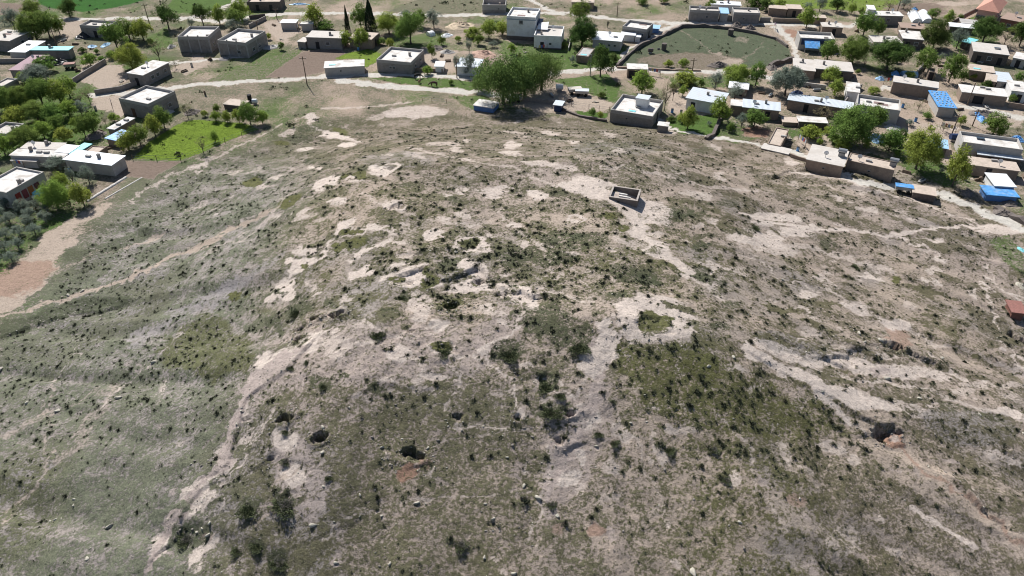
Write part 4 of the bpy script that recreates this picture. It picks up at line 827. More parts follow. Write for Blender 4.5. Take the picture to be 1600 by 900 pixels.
H('gabled_hut','hut','narrow mud hut left of the grey domed house at the right','the narrow mud hut',2.2,(1541,125),(1557,127.5),(1559,117),'mud','mud',0,'f.D.5')
H('grey_house','house','grey white house with plain sheet roof near the right edge','the grey sheet-roofed house',2.2,(1559.6,126),(1582.6,128),(1583,114),'pale','metal',0,'f.w.5')
H('white_house','house','bright white roofed house cut by the right edge above the dirt road','the bright white house by the dirt road',2.7,(1581.7,141),(1606,143.5),(1606,128),'white','white',0,'f.D.6')
H('long_house','house','long mud house with bright white roof right of the blue tarpaulin roof','the long white-roofed mud house',2.6,(1504,143),(1574,149.5),(1573,138),'mud','white',0,'f.g.4','bb')
e_, w_, d_, h_ = H('tarp_roofed_barn','barn','barn covered with a bright blue tarpaulin roof, pale left wall','the barn with blue tarpaulin roof',2.5,(1468,166),(1493,167.5),(1488,143.6),'pale','blue',0,'')
for i in range(7):
    for j in range(4): sbox('roof_stone', M_rock, e_, (w_*(.12+.25*j)+.2*math.sin(i*3+j), d_*(.08+.14*i), 2.55), (.28,.22,.14), i+j)
H('mud_hut','hut','small roofless mud room under a leaning tree','the small mud room',2,(1452,112),(1462,113),(1463.5,107),'mud','mud',.4,'f.D.5')
H('parapet_house','house','white terraced roof house above the blue tank on the right','the white terraced house',3.4,(1504.7,221.5),(1599,233.5),(1593,216),'pale','white',.6,'f.D.5','p')
H('long_shed','shed','shed with light blue metal roof in front of the white terraced house','the light blue roofed shed',1.9,(1530,240),(1596,247.5),(1595,237),'dark','metal',0,'f.D.3 f.v.6')
H('mud_house','house','brown flat roofed mud house beside the white tarpaulin at the right','the brown house by the white tarpaulin',2.3,(1518,257),(1592.7,266),(1589,253),'mud','mud',0,'f.D.4')
H('tarp_shed','shed','white sheet covered shed behind the bright blue tarpaulin','the white sheeted shed',1.8,(1556,289),(1585,290),(1580,271.6),'white','whitem')
H('tarp_shed','shed','low pen wrapped in bright blue tarpaulin at the right edge','the bright blue tarpaulin pen',1.4,(1543,303),(1589,305),(1587,292),'blue','blue')
H('small_shed','shed','small earth roofed shed beside the dirt track at the mound foot','the small shed by the track',1.7,(1427.7,299.7),(1462,304.8),(1464,293),'dark','mud')
H('low_shed','shed','low shed with pale blue roof half hidden by the lime green tree','the pale blue roofed low shed',1.8,(1446,226),(1480,231),(1482,219),'dark','lblue')
H('rusty_container','container','rusty red metal cabin on the right slope at the photo edge','the rusty red cabin',1.6,(1583.5,486),(1602,488),(1596,472),'red','red')
# lower left farm
e_, w_, d_, h_ = H('farmhouse','house','large white roofed farmhouse with reddish rugs on its side wall at the lower left','the farmhouse with rugs',3.4,(-34,292),(8,302),(61,268),'pale','white',.35,'','')
for i, (u, c) in enumerate(((.15,(.28,.05,.04)),(.32,(.2,.06,.07)),(.48,(.3,.12,.05)),(.65,(.12,.05,.06)))): box('rug', w_+.02, w_+.08, d_*u, d_*(u+.13), .6, 2.3, mat('rug_%d' % i, c, var=.3, scale=9), e_)
H('farm_wing','barn','pale grey roofed wing at the back of the lower left farm','the grey back wing of the farm',2.4,(32,231),(88,235),(96,225),'pale','conc')
H('farm_wing','barn','bright white roofed wing at the back right of the lower left farm','the white back wing of the farm',2.4,(88,236),(107,238),(121,228),'pale','whitem')
H('farm_wing','barn','turquoise roofed passage between two wings of the lower left farm','the turquoise passage',2.3,(107,238.5),(116,240),(139,225),'pale','teal')
H('farm_wing','barn','tan earth roofed shed at the right of the turquoise passage','the tan shed at the passage',2.0,(130,238),(153,239),(170,228.5),'mud','mud',.15)
H('barn','barn','big barn with smooth pale grey roof above the ploughed strip','the big grey-roofed barn',2.6,(100,248),(174,257),(194,243.5),'pale','metal')
H('farm_wing','barn','white roofed front wing of the lower left farm with three small vents','the white front wing of the farm',2.3,(15,242),(94,249),(101,239),'pale','white',0,'','bbc')
H('farm_wing','barn','low dusty roofed lean-to under the white front wing of the farm','the dusty lean-to',1.6,(17,250),(53,254),(57,246),'pale','conc')
H('long_shed','shed','narrow white roofed shed pointing at the big house above the lime field','the narrow white shed',2.1,(168,200),(179,201.5),(216,185),'mud','white',0,'','bb')
H('tarp_shed','shed','small shed under a blue tarpaulin beside the narrow white one','the small blue tarpaulin shed',1.7,(166,215),(180,219.5),(197,205),'mud','blue')
H('parapet_house','house','house with dark parapet and pale roof at the left edge beside the grove','the parapet house by the grove',2.5,(-20,206),(8,210),(30,193),'block','conc',.5)
H('earth_roofed_shed','shed','tiny earth roofed shed above the lime green field','the tiny earth-roofed shed',1.4,(349,162),(376,166.5),(382,158),'dark','mud')

# the open enclosure on the flat top, with grave slabs inside
a, w, d, z, ang = rect((951.3,307.3),(996,314),(1001.3,296.7),1.15)
e = empty('walled_enclosure', (a[0], a[1], z), ang); tag(e, 'open roofless rectangle of low block walls standing alone on the flat top', 'enclosure'); REFS.append(('the enclosure', 977, 305))
for nm, b_ in (('wall',(0,w,0,.2)),('wall',(0,w,d-.2,d)),('wall',(0,.2,.2,d-.2)),('wall',(w-.2,w,.2,d-.2))): box(nm, *b_, -.8, 1.15 if b_[3] > .5 else 1.1, mat('old_block_wall', (.19,.16,.14), var=.15, stain=((.14,.115,.1),1.4,.6), bump=.3), e)
for nm, b_ in (('coping',(-.03,w+.03,-.03,.23,1.1,1.17)),('coping',(-.03,.23,.23,d-.23,1.15,1.2)),('coping',(w-.23,w+.03,.23,d-.23,1.15,1.2)),('coping',(-.03,w+.03,d-.23,d+.03,1.15,1.22))): box(nm, *b_, mat('old_coping', (.34,.30,.27), var=.15), e)
for i, (u, v, l) in enumerate(((.5,.5,1.7),(.42,.68,1.2),(.64,.3,.9))):
    o = tag(sbox('grave_slab', RM['white'], None, (0,0,0), (l,.28,.3)), ['longest pale slab lying inside the open enclosure','pale slab at the back inside the open enclosure','short pale slab at the front inside the open enclosure'][i], 'slab', 'slabs inside the enclosure')
    gx, gy = a[0]+w*u*math.cos(ang)-d*v*math.sin(ang), a[1]+w*u*math.sin(ang)+d*v*math.cos(ang); o.location = (gx, gy, hz(gx, gy)+.12); o.rotation_euler = (0,.05,ang)

# walls
WR = wallrun
WR('grey garden wall slanting up from the grove to the bare yard', [(110,134),(138,116),(166,99)], 1.3)
WR('long grey wall running from the grove to the white roofed house', [(149,148),(189,142),(212,134),(232,127)], 1.2)
WR('bluish grey wall at the left edge under the turquoise roofed sheds', [(-5,99),(42,98)], 1.2)
WR('low wall in front of the big house above the lime field', [(196,175),(212,163),(222,158)], 1.0)
WR('left half of the small walled pen beside the upper road', [(390,44),(416,31)], 1.2); WR('back half of the small walled pen beside the upper road', [(390,30),(415,27)], 1.1,'dark')
WR('wall along the lower road in front of the square house', [(642,111),(670,112),(692,113)], .9,'mud')
WR('low block wall between the two grey houses beyond the round field', [(1125,33),(1148,33)], 1.7); WR('short pale wall right of the right grey house', [(1187,34),(1203,34)], 1.3)
WR('long brown roadside wall beyond the round field', [(1207,35),(1248,36),(1272,37)], 1.3,'mud')
WR('dark dry stone wall round the upper side of the round field', [(964,105),(985,84),(1003,72),(1042,54),(1065,43),(1100,42),(1140,46),(1180,53),(1213,62),(1230,74)], .8,'dark',.6,'field_wall',jag=.35)
WR('broken stone wall at the lower right of the round field', [(1202,105),(1222,99),(1238,95)], 1.0,'dark',.8,'field_wall',jag=.35); WR('low stone edging along the lower side of the round field', [(964,106),(1000,108),(1050,110),(1095,111)], .4,'mud',.6,'field_wall',jag=.3)
WR('long shaded wall at the edge of the dirt yard by the willows', [(818,158),(845,161),(866,163)], 1.0)
WR('low dark stone wall along the mound foot left of the grey house', [(878,172),(905,182),(948,190)], .5,'dark',.5,jag=.3)
WR('tumbledown stone wall below the poplars, right of the green garden', [(1103,218),(1114,212),(1121,198),(1126,184)], .8,'dark',.7,jag=.4)
WR('pale courtyard wall in front of the wide flat roofed house', [(1242,133),(1262,136),(1290,140)], 1.1,'pale'); WR('thin dark wall running down from the pink villa', [(1487,37),(1510,24),(1530,14)], .8,'dark')
WR('courtyard wall between the terrace house and the barn', [(1318,165),(1330,150),(1345,138)], 1.2); WR('wall below the long white roofed mud house', [(1574,168),(1600,172)], 1.3,'mud')
WR('low mud wall joining the slab building and the cracked roof house', [(1234,245),(1262,254)], .7,'mud'); WR('rubble bank along the dirt track at the right edge', [(1555,325),(1580,338),(1605,352)], .6,'dark',1.2,jag=.5)
WR('low pale kerb wall by the right edge lane', [(1430,118),(1442,104)], 1.0,'pale')
# ---------------------------------------------------------------- trees
def leaf_mat(name, col, tr=.35, island=.4):
    m = bpy.data.materials.new(name); m.use_nodes = True; t = m.node_tree; N = t.nodes; L = t.links; N.clear()
    o = N.new('ShaderNodeOutputMaterial'); g = N.new('ShaderNodeNewGeometry'); oi = N.new('ShaderNodeObjectInfo')
    mi = N.new('ShaderNodeMapRange'); mi.inputs[3].default_value = 1-island; mi.inputs[4].default_value = 1+island; L.new(g.outputs['Random Per Island'], mi.inputs[0])
    hs = N.new('ShaderNodeHueSaturation'); hs.inputs['Color'].default_value = (*col, 1); L.new(mi.outputs[0], hs.inputs['Value'])
    mh = N.new('ShaderNodeMapRange'); mh.inputs[3].default_value = .475; mh.inputs[4].default_value = .515; L.new(oi.outputs['Random'], mh.inputs[0]); L.new(mh.outputs[0], hs.inputs['Hue'])
    d = N.new('ShaderNodeBsdfDiffuse'); tl = N.new('ShaderNodeBsdfTranslucent'); mx = N.new('ShaderNodeMixShader'); mx.inputs[0].default_value = tr
    L.new(hs.outputs[0], d.inputs[0]); L.new(hs.outputs[0], tl.inputs[0]); L.new(d.outputs[0], mx.inputs[1]); L.new(tl.outputs[0], mx.inputs[2]); L.new(mx.outputs[0], o.inputs[0])
    return m
LM = dict(g=leaf_mat('green_leaves', (.17,.25,.065)), b=leaf_mat('lime_leaves', (.26,.34,.075)), d=leaf_mat('dark_leaves', (.10,.155,.045)), o=leaf_mat('silvery_leaves', (.21,.25,.20)),
          w=leaf_mat('willow_leaves', (.15,.24,.075)), n=leaf_mat('budding_twigs', (.21,.20,.11)), c=leaf_mat('cypress_needles', (.03,.045,.025), .1))
M_bark = mat('bark', (.11,.09,.075), var=.25, scale=8)
def crown(seed, ncl, nleaf, size, kind='round'):
    r = np.random.default_rng(seed); P = []; D = []
    # uneven outline: a few big lobes, clumps on and inside them
    lobes = []
    for i in range(6):
        a = i*2*math.pi/6+r.uniform(-.4,.4); lobes.append((np.array([math.cos(a)*.24, math.sin(a)*.24, r.uniform(.24,.62)]), r.uniform(.21,.31)))
    lobes.append((np.array([r.uniform(-.08,.08), r.uniform(-.08,.08), .70]), .26)); lobes.append((np.array([0,0,.42]), .34))
    for i in range(ncl):
        c, R = lobes[i % len(lobes)]; v = r.normal(0, 1, 3); v /= np.linalg.norm(v); v[2] = abs(v[2]) if r.uniform() < .6 else v[2]
        cc_ = c+v*R*r.uniform(.75, 1.12); cr = r.uniform(.055,.12)
        if kind == 'sparse': cr *= .8
        n = int(nleaf*r.uniform(.5,1.5)); q = r.normal(0, 1, (n, 3))*cr*.62
        if kind == 'willow': q[:, 2] = q[:, 2]*1.9-np.abs(q[:, 2])*.6
        P.append(cc_+q); D.append(np.repeat(v[None], n, 0))
    P = np.concatenate(P); D = np.concatenate(D)
    P[:, 2] = (P[:, 2]-.05)*1.12; P[:, 2] = np.where(P[:, 2] < .02, .02+r.uniform(0, .2, len(P)), P[:, 2])
    if kind == 'cone':
        t = r.uniform(0, 1, len(P))**.8; a = r.uniform(0, 2*math.pi, len(P)); R = .5*(1-t)**.75*(.75+.25*r.uniform(0,1,len(P)))*(1+.15*np.sin(5*a+9*t)); P = np.stack([R*np.cos(a), R*np.sin(a), t], 1); D = np.stack([np.cos(a), np.sin(a), .5+0*a], 1)
    n = len(P); N_ = D+r.normal(0, .7, (n,3))+np.array([0,0,.4]); N_ /= np.linalg.norm(N_, axis=1)[:, None]
    T = np.cross(N_, r.normal(0, 1, (n,3))); T /= np.linalg.norm(T, axis=1)[:, None]; B_ = np.cross(N_, T)
    s = size*r.uniform(.6,1.4,(n,1)); e = s*r.uniform(.5,.9,(n,1))
    if kind == 'willow': T = T*.4+np.array([0,0,-.8]); T /= np.linalg.norm(T, axis=1)[:, None]; s = s*1.3; e = e*.8
    V = np.stack([P-T*s, P+B_*e, P+T*s, P-B_*e], 1).reshape(-1,3); F_ = np.arange(4*n).reshape(n,4)
    return V, F_
def tube(pts, rad, n=6):
    V = []; Fc = []
    for i, p in enumerate(pts):
        p = np.array(p); a = np.array(pts[max(i-1,0)]); b = np.array(pts[min(i+1,len(pts)-1)]); d = b-a; d = d/(np.linalg.norm(d)+1e-9)
        u = np.cross(d, [0.31,.95,.1]); u /= np.linalg.norm(u); v = np.cross(d, u)
        for k in range(n): V.append(p+(u*math.cos(2*math.pi*k/n)+v*math.sin(2*math.pi*k/n))*rad[i])
        if i:
            for k in range(n): Fc.append(((i-1)*n+k, (i-1)*n+(k+1)%n, i*n+(k+1)%n, i*n+k))
    return V, Fc
def trunk_mesh(seed, limbs=6, spread=.3, top=.8, r0=.035):
    """unit height trunk with limbs that reach into the crown"""
    R = random.Random(seed); V, F_ = tube([(0,0,-.06),(R.uniform(-.02,.02),0,.12),(R.uniform(-.04,.04),R.uniform(-.03,.03),.34),(R.uniform(-.05,.05),0,.6),(0,0,top)], [r0*1.3,r0,r0*.8,r0*.5,r0*.12])
    for i in range(limbs):
        a = i*2*math.pi/limbs+R.uniform(-.3,.3); z0 = R.uniform(.22,.4); l = R.uniform(.7,1)*spread
        v, f = tube([(0,0,z0),(math.cos(a)*l*.45,math.sin(a)*l*.45,z0+.14),(math.cos(a)*l,math.sin(a)*l,z0+R.uniform(.25,.42))], [r0*.55,r0*.35,r0*.1], 5)
        b = len(V); V += v; F_ += [tuple(q+b for q in g) for g in f]
        for s in (-1, 1):
            a2 = a+s*.5; v, f = tube([(math.cos(a)*l*.5,math.sin(a)*l*.5,z0+.15),(math.cos(a2)*l*.85,math.sin(a2)*l*.85,z0+R.uniform(.25,.45))], [r0*.28,r0*.07], 4)
            b = len(V); V += v; F_ += [tuple(q+b for q in g) for g in f]
    me = bpy.data.meshes.new('trunk'); me.from_pydata([tuple(v) for v in V], [], F_); me.materials.append(M_bark); return me
TR_ME = [trunk_mesh(s) for s in range(4)]
TR_TW = [trunk_mesh(10+s, 10, .34, .95, .022) for s in range(2)]
CR = {}
def crown_me(ty, v, big):
    k = (ty, v, big)
    if k not in CR:
        a = {'n': (38, 24, .017, 'sparse'), 'w': (150, 150, .0135, 'willow'), 'c': (60, 60, .035, 'cone'), 'o': (80, 52, .019, 'round')}.get(ty, (96, 62, .024, 'round'))
        if big and ty != 'w': a = (190, 110, .0155, a[3])
        CR[k] = mesh_np('crown', *crown(hash_(ty)*10+v, *a), LM[ty])
    return CR[k]
def hash_(s): return ord(s[0])
T_NAME = {'g': ('leafy_tree','green'), 'b': ('lime_green_tree','lime green'), 'd': ('dark_tree','dark green'), 'o': ('silvery_tree','silvery grey'), 'w': ('willow_tree','drooping willow-like'), 'n': ('budding_tree','thin brownish, barely leafed'), 'c': ('cypress','dark pointed')}
TREES = []
def tree(cx, by, w, h, ty, label=None, group=None): TREES.append((cx, by, w, h, ty, label, group))
for t_ in [(24,48,34,34,'o'),(53,30,32,28,'g'),(110,26,26,26,'d'),(58,62,46,42,'g'),(78,59,36,40,'g'),(94,54,24,30,'g'),(8,40,22,16,'n'),(184,77,36,40,'g'),(203,62,38,32,'g'),(225,64,30,33,'b'),(208,108,42,38,'b'),(250,96,34,36,'n'),
    (264,45,34,36,'d'),(142,103,26,20,'b'),(57,128,44,28,'o'),(72,112,34,24,'g'),(38,130,22,18,'b'),(12,175,44,40,'g'),(40,172,40,38,'g'),(68,165,44,42,'g'),(96,162,36,38,'b'),(110,152,26,32,'b'),(127,166,24,26,'n'),(141,160,24,28,'n'),
    (30,194,36,28,'b'),(60,188,40,30,'g'),(86,190,36,28,'g'),(110,182,30,26,'b'),(128,178,24,22,'o'),(42,230,42,34,'g'),(8,242,30,34,'b'),(70,216,30,28,'b'),(102,222,28,24,'b'),(88,204,26,24,'g'),(134,215,24,34,'g'),(148,210,28,34,'g'),
    (166,196,14,20,'n'),(180,190,18,14,'b'),(202,235,34,32,'b'),(220,227,32,34,'g'),(243,212,28,32,'b'),(258,201,28,34,'g'),(294,184,28,28,'n'),(318,238,24,28,'n'),(337,222,14,18,'b'),(392,195,30,36,'g'),(411,194,22,22,'b'),(355,191,16,18,'b'),(374,192,18,22,'b'),(338,189,16,16,'b'),
    (92,325,44,46,'b'),(101,300,26,32,'b'),(132,322,32,38,'b'),(140,286,24,32,'o'),(116,288,16,28,'o'),(92,264,38,20,'o'),(128,260,30,18,'o'),
    (318,40,28,32,'d'),(344,38,24,28,'b'),(378,30,28,30,'b'),(371,42,28,28,'g'),(366,48,26,18,'o'),(493,42,34,34,'b'),(508,47,26,14,'g'),(275,107,14,16,'n'),(564,44,28,36,'g'),(608,53,40,32,'b'),(642,68,46,46,'g'),(657,42,24,26,'g'),
    (678,44,28,28,'o'),(633,27,20,12,'o'),(541,73,26,25,'b'),(566,75,24,30,'b'),(675,91,14,22,'g'),(733,83,10,22,'o'),(764,60,28,28,'b'),(738,58,26,14,'b'),(785,55,26,22,'b'),(732,118,26,32,'o'),(714,111,12,24,'o'),
    (938,119,36,46,'d'),(905,35,30,32,'g'),(909,72,42,44,'d'),(1003,7,18,10,'g'),(1037,5,16,10,'g'),(1003,147,38,36,'b'),(1038,173,22,50,'n'),(1051,157,20,36,'n'),(1123,190,32,38,'b'),(1178,198,34,28,'g'),(1158,199,20,22,'o'),
    (1074,201,28,34,'b'),(1072,132,38,22,'b'),(1117,139,26,26,'o'),(1150,132,42,32,'b'),(1147,157,30,28,'o'),(1180,134,26,36,'g'),(1044,105,16,12,'b'),(1067,105,18,14,'b'),(1226,149,50,46,'o'),(1259,44,28,31,'b'),(1292,95,32,32,'g'),
    (1331,99,42,42,'g'),(1348,58,36,38,'g'),(1371,57,18,26,'g'),(1384,109,60,46,'d'),(1457,76,42,44,'d'),(1494,76,26,32,'o'),(1535,67,46,38,'d'),(1569,69,28,24,'n'),(1592,72,32,36,'d'),(1443,113,34,38,'g'),(1482,129,34,44,'g'),
    (1501,128,16,20,'g'),(1456,29,18,16,'g'),(1480,39,16,22,'b'),(1419,23,20,18,'n'),(1388,17,28,20,'n'),(1411,14,20,18,'o'),(1349,105,12,16,'n'),(1364,147,18,12,'b'),(1280,18,18,24,'o'),(1307,18,24,22,'d'),(1125,9,10,12,'g'),(1178,11,28,16,'d'),
    (1197,17,24,18,'d'),(1218,11,18,12,'b'),(1296,129,28,26,'b'),(1304,149,26,26,'b'),(1326,225,66,60,'g'),(1358,209,38,44,'g'),(1288,188,38,24,'n'),(1314,233,24,18,'b'),(1266,215,34,14,'b'),(1388,236,38,36,'g'),(1430,264,54,64,'b'),
    (1487,291,36,62,'b'),(1551,210,36,34,'g'),(1473,206,24,18,'n'),(1434,173,20,18,'n'),(1462,256,14,26,'g'),(1588,208,12,14,'n'),(1296,210,20,14,'b'),(1590,127,14,14,'g'),(1580,161,12,14,'g'),(1405,225,20,24,'d')]: tree(*t_)
for i, (cx, by) in enumerate([(152,84),(176,92),(160,96),(196,80),(236,70),(20,210),(56,206),(118,200),(150,186),(110,212),(30,252),(76,240),(690,70),(716,66),(748,70),(770,74),(800,84),(812,96),(705,132),(668,116),(880,74),(895,100),(940,90),(958,98),
        (1052,140),(1066,150),(1096,136),(1108,196),(1066,192),(1048,190),(1140,206),(1280,226),(1300,222),(1330,236),(1352,232),(1262,160),(1340,116),(1420,124),(1400,98),(1470,96),(1520,124),(1540,140),(1448,186),(1500,196),(1400,246),(1470,270),(1496,262),(940,152),(925,182),
        (938,184),(1110,14),(1262,14),(1330,22),(1345,24),(1500,30),(1540,44),(1580,52),(300,42),(420,62),(512,70),(596,70),(610,76),(440,78),(14,72),(60,76),(130,82),(340,176),(320,182),(1560,214),(1420,196)]): tree(cx, by, 9+(i*7) % 9, 8+(i*5) % 9, 'gbgobd'[i % 6])
tree(787,162,82,74,'w','large drooping willow-like tree with dark forked trunk behind the blue container'); tree(846,141,62,58,'w','right one of the big willow-like trees beside the dirt yard'); tree(819,148,44,56,'w','middle one of the big willow-like trees, shading the dirt yard')
tree(752,142,28,24,'w','small willow-like tree at the left of the big ones')
tree(544,51,9,38,'c','narrow black pointed cypress beside the long low stone house'); tree(580,49,20,46,'c','broad dark conifer right of the narrow cypress')
OLV = [(10,322),(35,325),(56,322),(76,328),(16,345),(44,347),(72,343),(-2,336),(10,368),(32,366),(56,362),(8,388),(30,385),(20,405),(-4,410),(48,338)]
for i, (cx, by) in enumerate(OLV): tree(cx, by+4, 23, 19, 'o', None, 'olive')
# a label of its own for every tree: what it looks like, and the thing it stands by
def rel(px, py):
    c = sorted((math.hypot(px-x, (py-y)*1.8), n, x, y) for n, x, y in REFS)
    out = []
    for dd, n, x, y in c[:5]:
        dx, dy = px-x, (py-y)*1.8
        if abs(dx) > abs(dy)*1.2: out.append(('just right of ' if dx > 0 else 'just left of ' if dd < 60 else '')+n if dd < 60 else ('to the right of ' if dx > 0 else 'to the left of ')+n)
        else: out.append(('in front of ' if dy > 0 else 'behind ')+n)
    return out
used = set(); row = 0
for i, (cx, by, w, h, ty, label, group) in enumerate(TREES):
    x, y = ground_pt(cx, by); z = hz(x, y); s = pxm(cx, by); wm = w/s
    hm = max((h-.10*w)/(.92*s), wm*.55)
    bush = h < w*.62
    if label is None and group == 'olive':
        label = 'silvery olive tree of the lower left grove, %s' % ['back row at the left edge','back row second from left','back row third from left','back row right end','second row left','second row middle','second row right end','second row at the photo edge','third row left','third row middle','third row right end','fourth row left','fourth row right','fifth row right','fifth row at the photo edge','between first and second rows'][i-(len(TREES)-16)]
    if label is None:
        size = 'small' if w < 22 else 'large' if w > 39 else ''
        look = {'g': 'round green','b': 'lime green','d': 'dark green','o': 'silvery grey','n': 'thin brownish'}[ty]
        noun = 'bush' if bush else 'tree'
        base = ' '.join(q for q in (size, look, noun) if q)
        for rr in rel(cx, by):
            label = base+' '+rr
            if label not in used: break
        else:
            label = base+', '+('left' if cx < 800 else 'right')+' of its neighbours, '+rel(cx, by)[0]
    used.add(label)
    e = empty('olive_tree' if group else ('garden_bush' if bush else T_NAME[ty][0]), (x, y, z), (i*1.7) % 6.28)
    tag(e, label, 'bush' if bush else 'tree', 'silvery olive trees in the lower left grove' if group else 'trees growing in the village')
    big = w > 39
    tr = .04 if (bush or ty == 'c') else (.08 if group else .15)
    if ty == 'n' : tr = .2
    if ty == 'w': tr = .1; wm *= 1.08; hm *= .97
    link('crown', crown_me(ty, i % 3, big), e, (0, 0, hm*tr), 0, (wm*1.02, wm*1.02, hm*(1-tr)*1.02))
    tm = link('trunk', (TR_TW if ty == 'n' else TR_ME)[i % (2 if ty == 'n' else 4)], e, (0,0,0), 0, (max(wm, hm*.6)*.85, max(wm, hm*.6)*.85, hm*.92))

# ---------------------------------------------------------------- poles, animals, people, carts, heaps, tarpaulins
def pole(label, base, top, arm=True, lamp=False):
    x, y = ground_pt(*base); z = hz(x, y); s = pxm(*base); h = max(3, (base[1]-top[1])/(.9*s)); lean = (top[0]-base[0])/s-(base[0]-800)*(-.0)
    e = empty('street_lamp' if lamp else 'utility_pole', (x, y, z)); tag(e, label, 'street lamp' if lamp else 'pole', None if lamp else 'wooden poles carrying village wires')
    cyl('pole', .14, .09, -.5, h, 8, M_steel if lamp else M_wood, e)
    if arm: box('crossarm', -.8, .8, -.05, .05, h-.6, h-.48, M_wood, e); [cyl('insulator', .05, .05, h-.48, h-.3, 6, M_frame, e, (u,0,0)) for u in (-.7,0,.7)]
    if lamp: box('lamp_arm', -.6, 0, -.05, .05, h-.1, h, M_steel, e); box('lamp_head', -.9, -.5, -.12, .12, h-.15, h-.02, RM['white'], e)
for lb, b_, t_ in [('leaning wooden pole beside the upper road at the left',(235,42),(227,10)),('tall pole between the lower road and the ploughed patch',(480,133),(470,92)),('pole beside the upper road behind the small walled pen',(403,47),(402,34)),
    ('pole in front of the low white house at the lower road',(714,122),(712,92)),('dark pole in front of the round field wall',(1081,116),(1083,93)),('pole standing in the yard of the pink slope village by the blue tank',(1485,215),(1496,180)),
    ('tall pole in front of the long white roofed mud house',(1511,164),(1519,132)),('short pole beside the blue heap of tarpaulin at the right',(1519,197),(1522,172)),('thin pole behind the turquoise roofed sheds',(89,71),(82,49)),
    ('thin pole behind the road at the top, right of centre',(964,26),(963,6)),('pole among the trees beyond the far right sheds',(1402,18),(1403,0)),('short pole beside the upper road near the left pale shed',(433,30),(431,14))]: pole(lb, b_, t_)
pole('street lamp with pale head beside the dark tree on the lower road', (922,119), (921,88), False, True)
def skin(name, pts, edges, rad, m, parent=None, sub=1):
    me = bpy.data.meshes.new(name); me.from_pydata(pts, edges, []); me.update(); o = bpy.data.objects.new(name, me); C.objects.link(o)
    if parent: o.parent = parent
    me.materials.append(m); md = o.modifiers.new('skin', 'SKIN'); md.use_smooth_shade = True
    for i, r in enumerate(rad): me.skin_vertices[0].data[i].radius = (r, r) if not isinstance(r, tuple) else r
    me.skin_vertices[0].data[0].use_root = True
    s = o.modifiers.new('sub', 'SUBSURF'); s.levels = sub; s.render_levels = sub
    return o
def cow(label, px, py, rz, col, sc, graze):
    x, y = ground_pt(px, py); e = empty('cow', (x, y, hz(x, y)), rz); tag(e, label, 'cow', 'cattle grazing beside the lower road'); m = mat('cow_hide_%s' % col[0], col[1], var=.3, scale=2)
    hd = (1.35,0,.35) if graze else (1.3,0,1.35); nk = (1.0,0,.85) if graze else (.98,0,1.3)
    P = [(-.05,0,1.05),(-.7,0,1.1),(.6,0,1.08),nk,hd,(hd[0]+.25,0,hd[2]-.12)]; E = [(0,1),(0,2),(2,3),(3,4),(4,5)]; Rr = [.34,.28,.30,.17,.12,.07]
    for xx, par, hk in ((-.72,1,-.08),(.55,2,.03)):
        for s in (-.2,.2):
            k = len(P); P += [(xx,s,.72),(xx+hk,s,.38),(xx,s,.03)]; E += [(par,k),(k,k+1),(k+1,k+2)]; Rr += [.13,.07,.055]
    k = len(P); P += [(-.95,0,1.1),(-1.02,0,.6)]; E += [(1,k),(k,k+1)]; Rr += [.04,.03]
    b = skin('body', [tuple(c*sc for c in p) for p in P], E, [r*sc for r in Rr], m, e)
    for s in (-1, 1):
        new_obj('ear', [tuple(c*sc for c in q) for q in [(hd[0]-.02,s*.08,hd[2]+.08),(hd[0]-.06,s*.28,hd[2]+.1),(hd[0]+.04,s*.1,hd[2]+.14)]], [(0,1,2)], m, e)
        cyl('horn', .03*sc, .008*sc, 0, .18*sc, 5, M_frame, e, ((hd[0]-.02)*sc, s*.07*sc, (hd[2]+.12)*sc))
cow('black and white cow grazing beside the lower road', 653, 123, .4, ('black', (.03,.028,.028)), 1.0, True)
cow('small brown calf between the two grown cows', 655.6, 130, 1.3, ('brown', (.14,.08,.05)), .62, False)
cow('dark brown cow on the green verge below the lower road', 678, 135, 2.9, ('dark', (.07,.045,.035)), 1.0, True)
